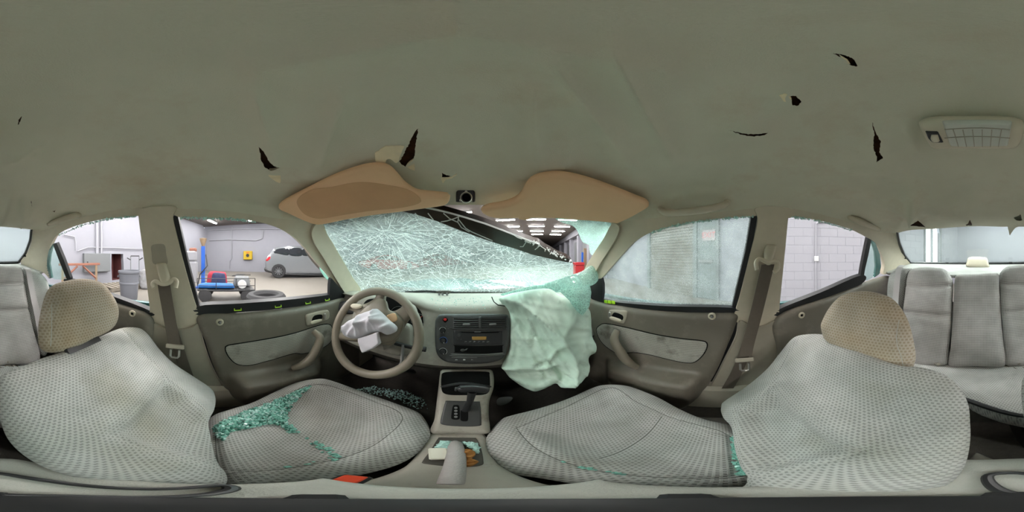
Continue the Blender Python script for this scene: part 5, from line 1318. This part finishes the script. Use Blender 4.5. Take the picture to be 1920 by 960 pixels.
# broken mirror bracket and wiper behind the glass
bk = thing('broken_bracket', 'small broken dark bracket lying on the dashboard edge', 'bracket')
bkf = Frame(V3(-.12, .93, -.205), V3(.1, -.9, .3))
relief('plate', bkf, bkf.pxs(zc(*z4, [(1040, 128), (1100, 118), (1170, 120), (1182, 132), (1150, 150), (1080, 145)])), M['dash_low'], bk, .006, .006, .006, .008)
for x in (1070, 1100, 1140): Acc().add(*tube_vf([bkf.at(*zc(*z4, [(x, 140)])[0]), bkf.at(*zc(*z4, [(x + 8, 182)])[0])], [.008, .005], 7)).build('prong', M['steel'], bk)
wp = thing('wiper_arm', 'black wiper lying along the base of the windshield', 'wiper')
Acc().add(*tube_vf([on_y(x, y, 1.06 - abs(x - 871) * .0006) for x, y in ((760, 548), (800, 545), (830, 547), (860, 548))], .010, 8)).build('arm', M['black'], wp)
Acc().add(*tube_vf([on_y(x, y, 1.10 - abs(x - 871) * .0006) for x, y in ((700, 546), (760, 546), (835, 545))], .007, 6)).build('blade', M['rubber'], wp)
# hood of the car beyond the glass
hd = Frame(V3(0, 1.75, -.36), V3(0, .06, 1), (0, 1, 0))
def hext(u, v, d): return .05 * np.exp(-((u + .1) / .16) ** 2) * np.exp(-(v / .5) ** 2) + .03 * np.abs(np.sin(7 * u + 3 * v))
tag(relief('car_hood', hd, [(-.70, -.62), (.70, -.62), (.72, 0), (.62, .55), (0, .62), (-.62, .55), (-.72, 0)], M['paint'], None, .04, .03, .08, .05, hext), 'buckled teal car hood beyond the windshield', 'hood')
mr = thing('door_mirror', 'broken door mirror outside the driver window', 'mirror')
mf = Frame(on_x(600, 500, -.86), V3(.5, -.8, 0))
relief('housing', mf, mf.pxs(((572, 468), (580, 466), (590, 480), (603, 494), (606, 504), (600, 506), (585, 490), (575, 476))), M['dash_low'], mr, .02, .05, .02, .012)
relief('mirror_glass', Frame(mf.o + mf.N * .01, mf.N), mf.pxs(((598, 492), (612, 500), (622, 522), (614, 524), (602, 508))), M['chip'], mr, .01, .02, .01, .012)

# ------------------------------------------------------------------ centre console
con = thing('centre_console', 'grey plastic centre console between the front seats', 'console')
kf = Frame(V3(0, .44, -.58), V3(0, -.5, .866)); z9 = ((760, 660), 3.2)
def kp(h): return Frame(kf.o + kf.N * h, kf.N)
relief('shifter_surround', kf, kf.pxs(zc(*z9, [(208, 135), (225, 108), (350, 104), (500, 106), (528, 130), (530, 210), (505, 290), (500, 380), (508, 450), (492, 490), (320, 492), (155, 486), (175, 400), (190, 280), (200, 200)])), M['console'], con, .02, .10, .02, .012)
f = kp(.019); relief('front_pocket_shade', f, f.pxs(zc(*z9, [(216, 150), (235, 122), (350, 116), (490, 118), (506, 140), (506, 220), (475, 256), (360, 260), (250, 256), (218, 228)])), M['dark'], con, .002, .01, .004, .01)  # flat sheet; the shade inside the pocket is put into its colour
f = kp(.021); relief('pocket_lip', f, f.pxs(zc(*z9, [(225, 200), (350, 180), (500, 200), (500, 214), (350, 196), (225, 214)])), M['black'], con, .003, .004, .004, .006)
f = kp(.02); pl8 = relief('shifter_plate', f, f.pxs(zc(*z9, [(240, 300), (260, 292), (430, 296), (448, 310), (456, 425), (440, 444), (330, 446), (225, 436), (210, 415), (225, 350)])), M['stack'], con, .004, .004, .006, .008)
f = kp(.0245)
relief('gate_window', f, f.pxs(zc(*z9, [(285, 325), (300, 318), (322, 325), (326, 390), (315, 405), (280, 402), (276, 380)])), M['dark'], pl8, .001, .002, .002, .004)
relief('gate_slot', f, f.pxs(zc(*z9, [(335, 345), (372, 345), (376, 405), (362, 416), (335, 412), (330, 395)])), M['dark'], pl8, .001, .002, .002, .004)
for i in range(4):
    y = 335 + i * 18; Acc().add(*lathe_vf([(.0045, 0), (.0045, .001)], kp(.0256).at(*zc(*z9, [(303, y)])[0]), kf.N, 12)).build('gear_mark', M['steel'], pl8)
lv = thing('gear_lever', 'black automatic gear lever with a long knob', 'gear lever')
b0 = kf.at(872, 770, .022); kn = V3(.020, .420, -.452)
Acc().add(*tube_vf([b0, b0 * .55 + kn * .45 + V3(.004, 0, 0), kn - V3(0, 0, .01)], [.011, .009, .012], 12)).build('shaft', M['black'], lv)
Acc().add(*tube_vf([kn + V3(-.037, .0, .004), kn + V3(-.030, .0, .007), kn + V3(0, 0, .008), kn + V3(.03, -.004, .004), kn + V3(.042, -.006, 0)], [.008, .013, .0145, .014, .009], 14)).build('knob', M['black'], lv)
Acc().add(*lathe_vf([(.008, 0), (.008, .004), (.004, .006)], kn + V3(-.040, 0, .004), (-1, 0, 0), 12)).build('knob_button', M['stack'], lv)
# rear half with tray, lid and handbrake
tz = Frame(V3(0, 0, -.655), V3(0, 0, 1), (0, 1, 0))
relief('console_body', tz, tz.pxs([(795, 830), (800, 815), (820, 811), (860, 810), (905, 811), (914, 822), (935, 870), (1010, 905), (1300, 930), (1700, 925), (1810, 890), (1831, 840), (1880, 850), (1960, 890), (300, 925), (560, 915), (720, 885)][:9] + [(1000, 900), (1150, 922), (1600, 930), (1790, 880), (1831, 848), (1890, 870), (2100, 926)] + [(2480, 914), (2590, 905), (2680, 875)]), M['console'], con, .015, .15, .02, .014, smooth_n=0)
t2f = Frame(V3(0, 0, -.638), V3(0, 0, 1), (0, 1, 0))
relief('tray_well', t2f, t2f.pxs(zc(*z9, [(195, 520), (225, 512), (400, 514), (430, 525), (455, 580), (468, 650), (455, 680), (340, 690), (130, 672), (100, 660), (150, 590)])), M['dash_low'], con, .001, .004, .004, .008)
lidf = Frame(V3(0, -.02, -.56), V3(0, 0, 1), (0, 1, 0))
relief('armrest_lid', lidf, [(-.075, .098), (.070, .098), (.082, .08), (.085, -.05), (.06, -.15), (0, -.165), (-.075, -.15), (-.098, -.05), (-.09, .08)], M['lid'], con, .02, .08, .02, .012)
hb = thing('handbrake_lever', 'worn grey handbrake lever in the console tray', 'handbrake')
hp_ = [on_z(x, y, z) for x, y, z in ((854, 830, -.628), (855, 850, -.615), (853, 872, -.60), (848, 895, -.59), (844, 908, -.588))]
Acc().add(*tube_vf(catmull(hp_, 4, False), [.011, .0125, .0135, .014, .014, .014, .0138, .0135, .013, .0125, .012, .0115, .011, .0105, .010, .0095, .009], 14)).build('grip', M['grip'], hb)
Acc().add(*lathe_vf([(.006, 0), (.006, .008), (.004, .01)], hp_[0], unit(hp_[0] - hp_[1]), 12)).build('release_button', M['steel'], hb)
tag(Acc().add(*box_vf(on_z(823, 851, -.628), (.03, .05, .012), [unit(V3(1, .25, 0)), unit(V3(-.25, 1, 0)), V3(0, 0, 1)], .003)).build('white_card_box', M['paper']), 'small white box lying left of the handbrake', 'box')
lf = Frame(on_z(880, 858, -.622), V3(0, 0, 1), (0, 1, 0))
tag(relief('dry_leaf', lf, [lf.px(*q) for q in zc(*z9, [(345, 590), (380, 585), (415, 595), (420, 620), (400, 640), (440, 655), (420, 675), (380, 690), (355, 680), (360, 640), (340, 620)])], M['leaf'], None, .006, .004, .006, .004, crumple(13, .006, 120)), 'crumpled brown dry leaf right of the handbrake', 'leaf')
st = thing('stand_base', 'round black stand base on the armrest lid', 'stand')
Acc().add(*lathe_vf([(.045, 0), (.048, .003), (.046, .010), (.030, .014), (.012, .018), (.0005, .018)], V3(0, -.005, -.5385), (0, 0, 1), 32)).build('disc', M['black'], st)
for k in range(3):
    w_ = 2.1 * k + .3; d = V3(math.cos(w_), math.sin(w_), 0)
    Acc().add(*box_vf(V3(0, -.005, -.534) + d * .036, (.05, .018, .01), [d, np.cross(V3(0, 0, 1), d), V3(0, 0, 1)], .003)).build('foot', M['black'], st)
P = catmull([on_z(x, y, -.534) for x, y in ((1852, 893), (1885, 887), (1930, 889), (2020, 903), (2200, 917), (2330, 910), (2352, 918), (2250, 931), (2050, 930), (1920, 927), (1872, 918))], 5)
tag(Acc().add(*tube_vf(P, .0048, 8, closed=True)).build('black_strap', M['black']), 'black looped strap lying on the armrest lid beside the stand', 'strap')
for x, y, d, nm in ((1090, 917, 'beside the passenger cushion', 1), (652, 900, 'beside the driver cushion', -1)):
    b_ = thing('belt_buckle', 'belt buckle with an orange red button ' + d, 'buckle', 'front seat buckles')
    q = on_z(x, y, -.57 if nm > 0 else -.60); u_ = unit(V3(nm * .25, 1, .25))
    Acc().add(*box_vf(q - u_ * .02 - V3(0, 0, .012), (.08, .03, .02), [u_, np.cross(V3(0, 0, 1), u_), np.cross(u_, np.cross(V3(0, 0, 1), u_))], .005)).build('buckle_body', M['black'], b_)
    Acc().add(*box_vf(q, (.034, .022, .006), [u_, np.cross(V3(0, 0, 1), u_), np.cross(u_, np.cross(V3(0, 0, 1), u_))], .002)).build('release_button', M['orange_red'], b_)
    Acc().add(*tube_vf([q - u_ * .05 - V3(0, 0, .01), q - u_ * .08 - V3(0, 0, .14)], .010, 8)).build('stem', M['black'], b_)
# ------------------------------------------------------------------ fittings on the roof and pillars
vN = V3(0, -.278, -.96)
vf = Frame(V3(0, .425, .124), vN, (0, 1, 0))
v1 = thing('sun_visor', 'tan sun visor above the driver with a darker stain', 'sun visor', 'sun visors')
relief('visor_pad', vf, vf.pxs(zc(*z5, [(272, 720), (310, 680), (500, 580), (700, 480), (900, 405), (1050, 375), (1170, 390), (1240, 450), (1310, 530), (1400, 590), (1500, 606), (1660, 624), (1674, 652), (1660, 690), (1590, 715), (1300, 755), (1100, 780), (850, 820), (610, 866), (480, 830), (350, 770), (290, 745)])), M['visor'], v1, .012, .010, .016, .014)
stf = Frame(vf.o + vf.N * .012, vf.N, (0, 1, 0))
relief('stain', stf, stf.pxs(zc(*z5, [(420, 690), (520, 600), (700, 570), (880, 535), (1000, 530), (1150, 550), (1300, 580), (1400, 630), (1430, 700), (1250, 745), (1000, 770), (800, 800), (600, 830), (480, 790)])), basic('stained tan vinyl', srgb(208, 162, 120), .7, noise=.12, nscale=14), v1, .0008, .001, .004, .016)
v2 = thing('sun_visor', 'plain tan sun visor above the passenger', 'sun visor', 'sun visors')
z6v = ((840, 280), 4.571)
relief('visor_pad', vf, vf.pxs(zc(*z6v, [(282, 512), (330, 478), (450, 455), (560, 420), (620, 370), (680, 270), (740, 225), (850, 197), (1000, 195), (1200, 240), (1400, 310), (1600, 390), (1700, 430), (1722, 460), (1700, 490), (1560, 570), (1440, 622), (1400, 616), (1100, 590), (900, 575), (500, 575), (380, 570), (310, 545)])), M['visor'], v2, .012, .010, .016, .014)
relief('mirror_tab', Frame(vf.o + vf.N * .006, vf.N, (0, 1, 0)), vf.pxs(zc(*z6v, [(598, 572), (620, 556), (690, 556), (702, 572), (650, 580)])), M['visor'], v2, .006, .004, .004, .006)
# mirror mount
mo = shell(873, 366, .985); mfr = Frame(mo, -unit(mo) + V3(0, 0, -.2))
mm = thing('mirror_mount', 'bare black mirror mount with a round socket between the visors', 'mount')
relief('plate', mfr, mfr.pxs([(856, 354), (860, 351), (887, 351), (890, 354), (891, 376), (887, 379), (858, 379), (855, 376)]), M['black'], mm, .008, .012, .006, .006)
Acc().add(*lathe_vf([(.014, 0), (.016, .003), (.0135, .006), (.011, .002), (.0105, -.002)], mfr.at(874, 369, .008), mfr.N, 24, False)).build('socket_ring', M['chrome'], mm)
Acc().add(*lathe_vf([(.011, 0), (.0005, .0)], mfr.at(874, 369, .0085), mfr.N, 24)).build('socket_hole', M['dark'], mm)
for x, y in ((874, 359), (864, 374), (883, 375)): Acc().add(*lathe_vf([(.004, 0), (.004, .002), (.0025, .003)], mfr.at(x, y, .008), mfr.N, 12)).build('screw', M['chrome'], mm)
# dome lamp
dz = Frame(V3(0, -.24, .205), V3(0, 0, -1), (0, 1, 0))
dl = thing('dome_lamp', 'beige dome lamp with a ribbed clear lens on the roof lining', 'lamp')
relief('bezel', dz, dz.pxs([(1723, 233), (1730, 226), (1766, 222), (1822, 221), (1880, 222), (1912, 226), (1920, 236), (1915, 262), (1902, 274), (1860, 275), (1780, 275), (1748, 274), (1736, 260)]), M['pillar'], dl, .012, .015, .014, .008)
lz = Frame(dz.o + dz.N * .011, dz.N, (0, 1, 0))
lo = [(1768, 231), (1772, 228), (1822, 227), (1890, 228), (1897, 231), (1890, 268), (1884, 271), (1822, 272), (1786, 271), (1780, 268)]
ln_ = relief('lens', lz, lz.pxs(lo), M['lens'], dl, .006, .006, .004, .006)
for i in range(1, 7):
    t = i / 7; a = lz.at(1769 + (1896 - 1769) * t, 238, .0065); b = lz.at(1782 + (1887 - 1782) * t, 270, .0065)
    Acc().add(*box_vf((a + b) / 2, (np.linalg.norm(b - a), .0012, .001), [unit(b - a), np.cross(V3(0, 0, 1), unit(b - a)), V3(0, 0, 1)])).build('lens_rib', M['pillar_low'], ln_, False)
for y in (238, 254):
    a = lz.at(1771, y, .0065); b = lz.at(1894, y, .0065)
    Acc().add(*box_vf((a + b) / 2, (np.linalg.norm(b - a), .0012, .001), [unit(b - a), np.cross(V3(0, 0, 1), unit(b - a)), V3(0, 0, 1)])).build('lens_rib', M['pillar_low'], ln_, False)
so = Frame(dz.o + dz.N * .012, dz.N, (0, 1, 0))
sl = relief('switch_plate', so, so.pxs(zc(*z7, [(972, 458), (1030, 458), (1056, 510), (1005, 510), (985, 490)])), M['black'], dl, .002, .004, .003, .004, smooth_n=0)
relief('switch', Frame(so.o + so.N * .002, so.N, (0, 1, 0)), so.pxs(zc(*z7, [(1000, 470), (1030, 470), (1040, 500), (1005, 503), (996, 488)])), M['pillar'], sl, .004, .002, .003, .004, smooth_n=0)
# grab handles
def handle(label, pts, k, r=.011):
    t = thing('grab_handle', label, 'grab handle', 'roof grab handles')
    P = [shell(x, y, kk) for (x, y), kk in zip(pts, k)]
    n = (len(P) - 1) * 5 + 1
    Acc().add(*tube_vf(catmull(P, 5, False), [r * (.9 + .25 * math.sin(math.pi * i / (n - 1))) for i in range(n)], 12)).build('bar', M['pillar'], t)
    for x, y in (pts[0], pts[-1]): Acc().add(*lathe_vf([(.013, -.012), (.012, .006), (.006, .01)], shell(x, y, .985), -unit(shell(x, y)), 14)).build('end_cap', M['pillar'], t)
handle('pale grab handle above the passenger window', [(1238, 393), (1250, 399), (1285, 397), (1320, 393), (1352, 386), (1363, 380)], [.985, .94, .92, .92, .94, .985])
handle('pale grab handle above the rear window behind the passenger', [(1594, 407), (1604, 411), (1622, 419), (1640, 427), (1648, 430)], [.985, .95, .935, .95, .985], .012)
handle('pale grab handle above the rear window behind the driver', [(92, 420), (103, 416), (120, 410), (138, 404), (148, 403)], [.985, .95, .935, .95, .985], .012)
# seat belts on the centre pillars
def front_belt(label, s, anchor, top, path, tongue, cover, low=None):
    t = thing('seat_belt', label, 'seat belt', 'front seat belts')
    a = shell(*anchor, .955); n = unit(V3(-s, 0, .3)); fr = Frame(a, n)
    relief('anchor_cover', fr, fr.pxs(cover), M['pillar'], t, .014, .012, .012, .006)
    P = [fr.at(x, y, .006) for x, y in top]
    Acc().add(*tube_vf(catmull(P, 5, False), .008, 10)).build('guide_loop', M['pillar'], t)
    W = [shell(x, y, k) for x, y, k in path]
    Acc().add(*ribbon_vf(catmull(W, 5, False), V3(0, 1, 0), .05, .0025)).build('webbing', M['belt'], t, True, 60)
    tf = Frame(shell(*tongue[0], .91), n)
    Acc().add(*box_vf(tf.at(tongue[0][0], tongue[0][1] + 2), (.075, .022, .010), tf.ax(), .004)).build('tongue_head', M['pillar_low'], t)
    c = tf.px(tongue[0][0], tongue[0][1] + 14)
    Acc().add(*tube_vf([tf.p(c[0] - .017, c[1] + .016), tf.p(c[0] - .017, c[1] - .014), tf.p(c[0] - .011, c[1] - .022), tf.p(c[0] + .011, c[1] - .022), tf.p(c[0] + .017, c[1] - .014), tf.p(c[0] + .017, c[1] + .016)], .0052, 8)).build('tongue_blade', M['chrome'], t)
    if low:
        W = [shell(x, y, k) for x, y, k in low]
        Acc().add(*ribbon_vf(catmull(W, 5, False), V3(0, 1, 0), .048, .0025)).build('lower_webbing', M['belt'], t, True, 60)
    return t
front_belt('brown seat belt on the pillar behind the driver', -1, (307, 512), [(290, 540), (287, 532), (293, 528), (305, 533), (318, 531), (326, 524), (332, 528), (330, 540)],
           [(307, 530, .945), (309, 545, .93), (316, 585, .92), (324, 630, .915), (326, 645, .912)], [(328, 648)], zc((0, 360), 4, [(1172, 545), (1190, 535), (1245, 533), (1256, 560), (1275, 640), (1262, 680), (1240, 696), (1215, 690), (1195, 650)]),
           [(318, 600, .93), (335, 655, .94), (350, 700, .945), (358, 720, .945)])
front_belt('brown seat belt on the pillar behind the passenger', 1, (1441, 482), [(1419, 507), (1417, 493), (1424, 487), (1438, 492), (1450, 490), (1457, 493), (1457, 505), (1450, 511)],
           [(1440, 496, .945), (1432, 530, .93), (1420, 580, .92), (1404, 640, .915), (1398, 668, .912)], [(1396, 673)], zc((1080, 380), 4.571, [(1620, 365), (1650, 355), (1705, 362), (1718, 380), (1690, 480), (1670, 530), (1630, 530), (1612, 480), (1610, 420)]),
           [(1412, 610, .935), (1385, 690, .945), (1350, 750, .945), (1335, 778, .945)])

# ------------------------------------------------------------------ broken glass and litter
def chips(name, label, poly, fr, n, smin, smax, h, m, hf=None):
    uv = fr.pxs(poly); A = np.array(uv); lo, hi = A.min(0), A.max(0); ac = Acc(); k = 0
    while k < n:
        q = nrs.uniform(lo, hi, (3 * n, 2)); q = q[inside(q, A)]
        d = dist_poly(q, A); dm = d.max() + 1e-6; hz = hf(q)[0] if hf else np.zeros(len(q))
        for p, dd, hq in zip(q, d, hz):
            if k >= n: break
            if nrs.rand() > .25 + .75 * dd / dm: continue
            s = nrs.uniform(smin, smax); c = fr.p(p[0], p[1], h * nrs.rand() * (.3 + dd / dm) + .002 + hq)
            X = unit(nrs.randn(3)); Y = unit(np.cross(X, nrs.randn(3))); ac.add(*box_vf(c, (s, s * nrs.uniform(.5, 1.2), s * .6), [X, Y, np.cross(X, Y)])); k += 1
    o = stuff(ac.build(name, m, None, False)); o['label'] = label; o['category'] = 'glass'
    return o
cfr = dcush
pile = zc(*zd, [(80, 440), (140, 400), (300, 340), (420, 300), (560, 240), (680, 190), (710, 180), (640, 240), (600, 270), (545, 330), (550, 380), (600, 430), (560, 460), (510, 400), (400, 400), (270, 440), (180, 470), (160, 530), (110, 500)])
chips('glass_pile', 'heap of green broken glass chips on the driver cushion', pile, cfr, 800, .005, .011, .024, M['chip'], CUSH[0])
chips('glass_pile', 'chips coloured paler as highlights over the green glass heap on the driver cushion', pile, cfr, 420, .004, .009, .026, M['chip_pale'], CUSH[0])  # highlights of the heap put into a paler chip colour
chips('glass_pile', 'chips coloured darker as shaded gaps in the glass heap on the driver cushion', pile, cfr, 600, .004, .010, .016, M['chip_shade'], CUSH[0])  # shade between the chips put into a darker colour
chips('glass_crumbs', 'scattered green glass crumbs along the driver cushion seam', zc(*zd, [(480, 400), (600, 430), (760, 520), (840, 560), (930, 620), (900, 635), (760, 660), (500, 695), (540, 680), (840, 620), (640, 470)]), cfr, 55, .004, .008, .004, M['chip'], CUSH[0])
tfr = Frame(V3(0, 0, -.632), V3(0, 0, 1), (0, 1, 0))
chips('glass_crumbs', 'pale glass chips in the console tray by the handbrake', zc(*z9, [(190, 575), (215, 540), (290, 538), (260, 580)]), tfr, 110, .005, .010, .012, M['chip_pale'])
chips('glass_crumbs', 'pale glass chips in the tray beyond the dry leaf', zc(*z9, [(340, 545), (420, 548), (438, 580), (430, 620), (400, 580)]), tfr, 80, .005, .010, .010, M['chip_pale'])
ffr = Frame(V3(0, 0, -.86), V3(0, 0, 1), (0, 1, 0))
chips('glass_crumbs', 'glass chips glittering on the driver footwell carpet', zc(*zd, [(920, 180), (1100, 150), (1300, 180), (1420, 230), (1450, 300), (1380, 300), (1280, 260), (1180, 220), (1000, 185)]), ffr, 420, .003, .008, .006, M['chip_pale'])
chips('glass_crumbs', 'glass chips in the rear corner of the passenger cushion', zc(*zq, [(1600, 500), (1640, 490), (1690, 640), (1740, 740), (1640, 740), (1610, 620)]), pcush, 260, .004, .008, .010, M['chip'], CUSH[1])
chips('glass_crumbs', 'glass crumbs along the inner seam of the passenger cushion', zc(*zq, [(430, 605), (460, 615), (650, 680), (860, 715), (960, 735), (820, 722), (640, 690)]), pcush, 18, .003, .007, .004, M['chip'], CUSH[1])
dsf = Frame(V3(0, .80, -.218), V3(0, 0, 1), (0, 1, 0))
chips('glass_crumbs', 'glass crumbs sprinkled on the dashboard top', [(790, 556), (930, 553), (930, 580), (800, 580)], dsf, 80, .0015, .004, .001, M['chip_pale'])
# floor mat, papers and debris
tag(relief('paper_tag', Frame(V3(.12, .45, -.80), V3(-.2, -.6, .8)), Frame(V3(.12, .45, -.80), V3(-.2, -.6, .8)).pxs([(931, 752), (938, 745), (960, 744), (958, 752), (945, 759), (934, 760)]), M['grey_metal'], None, .001, .001, .002, .01), 'small pale paper tag on the passenger side carpet', 'paper')
cr_ = Frame(dcush.o + dcush.N * .02, dcush.N)
for i, (x, y, s, m, d) in enumerate(((158, 565, .03, 'paper', 'cream card scrap in the rear corner of the driver cushion'), (120, 620, .045, 'dash_low', 'dark torn trim scrap behind the driver cushion'), (95, 660, .03, 'leaf', 'brown scrap at the foot of the driver backrest'), (140, 700, .025, 'wood', 'tan splinter at the foot of the driver backrest'))):
    p = cr_.px(*zc(*zd, [(x, y)])[0])
    tag(relief('debris_scrap', cr_, [p + np.array(q) * s for q in ((-.6, -.3), (.2, -.45), (.7, -.1), (.5, .4), (-.3, .35))], M[m], None, .004, .004, .004, .008, smooth_n=0), d, 'debris')
pd = thing('brake_pedal', 'dark brake pedal in the driver footwell', 'pedal')
Acc().add(*box_vf((-.30, .80, -.72), (.10, .02, .06), [V3(1, 0, 0), V3(0, .8, .6), V3(0, -.6, .8)], .006)).build('pad', M['rubber'], pd)
Acc().add(*tube_vf([V3(-.30, .82, -.71), V3(-.30, .95, -.5)], .008, 8)).build('arm', M['steel'], pd)
# ------------------------------------------------------------------ put each empty at the base of its thing
bpy.context.view_layer.update()
for o in list(SC.objects):
    if o.type == 'EMPTY' and o.parent is None and o.children and not o.name.startswith('ceiling_light'):
        lo = np.full(3, 1e9); hi = -lo
        for c in o.children:
            B = np.array([c.matrix_world @ Vector(q) for q in c.bound_box]); lo = np.minimum(lo, B.min(0)); hi = np.maximum(hi, B.max(0))
        b = Vector(((lo[0] + hi[0]) / 2, (lo[1] + hi[1]) / 2, lo[2]))
        o.location = b
        for c in o.children: c.location = c.location - b
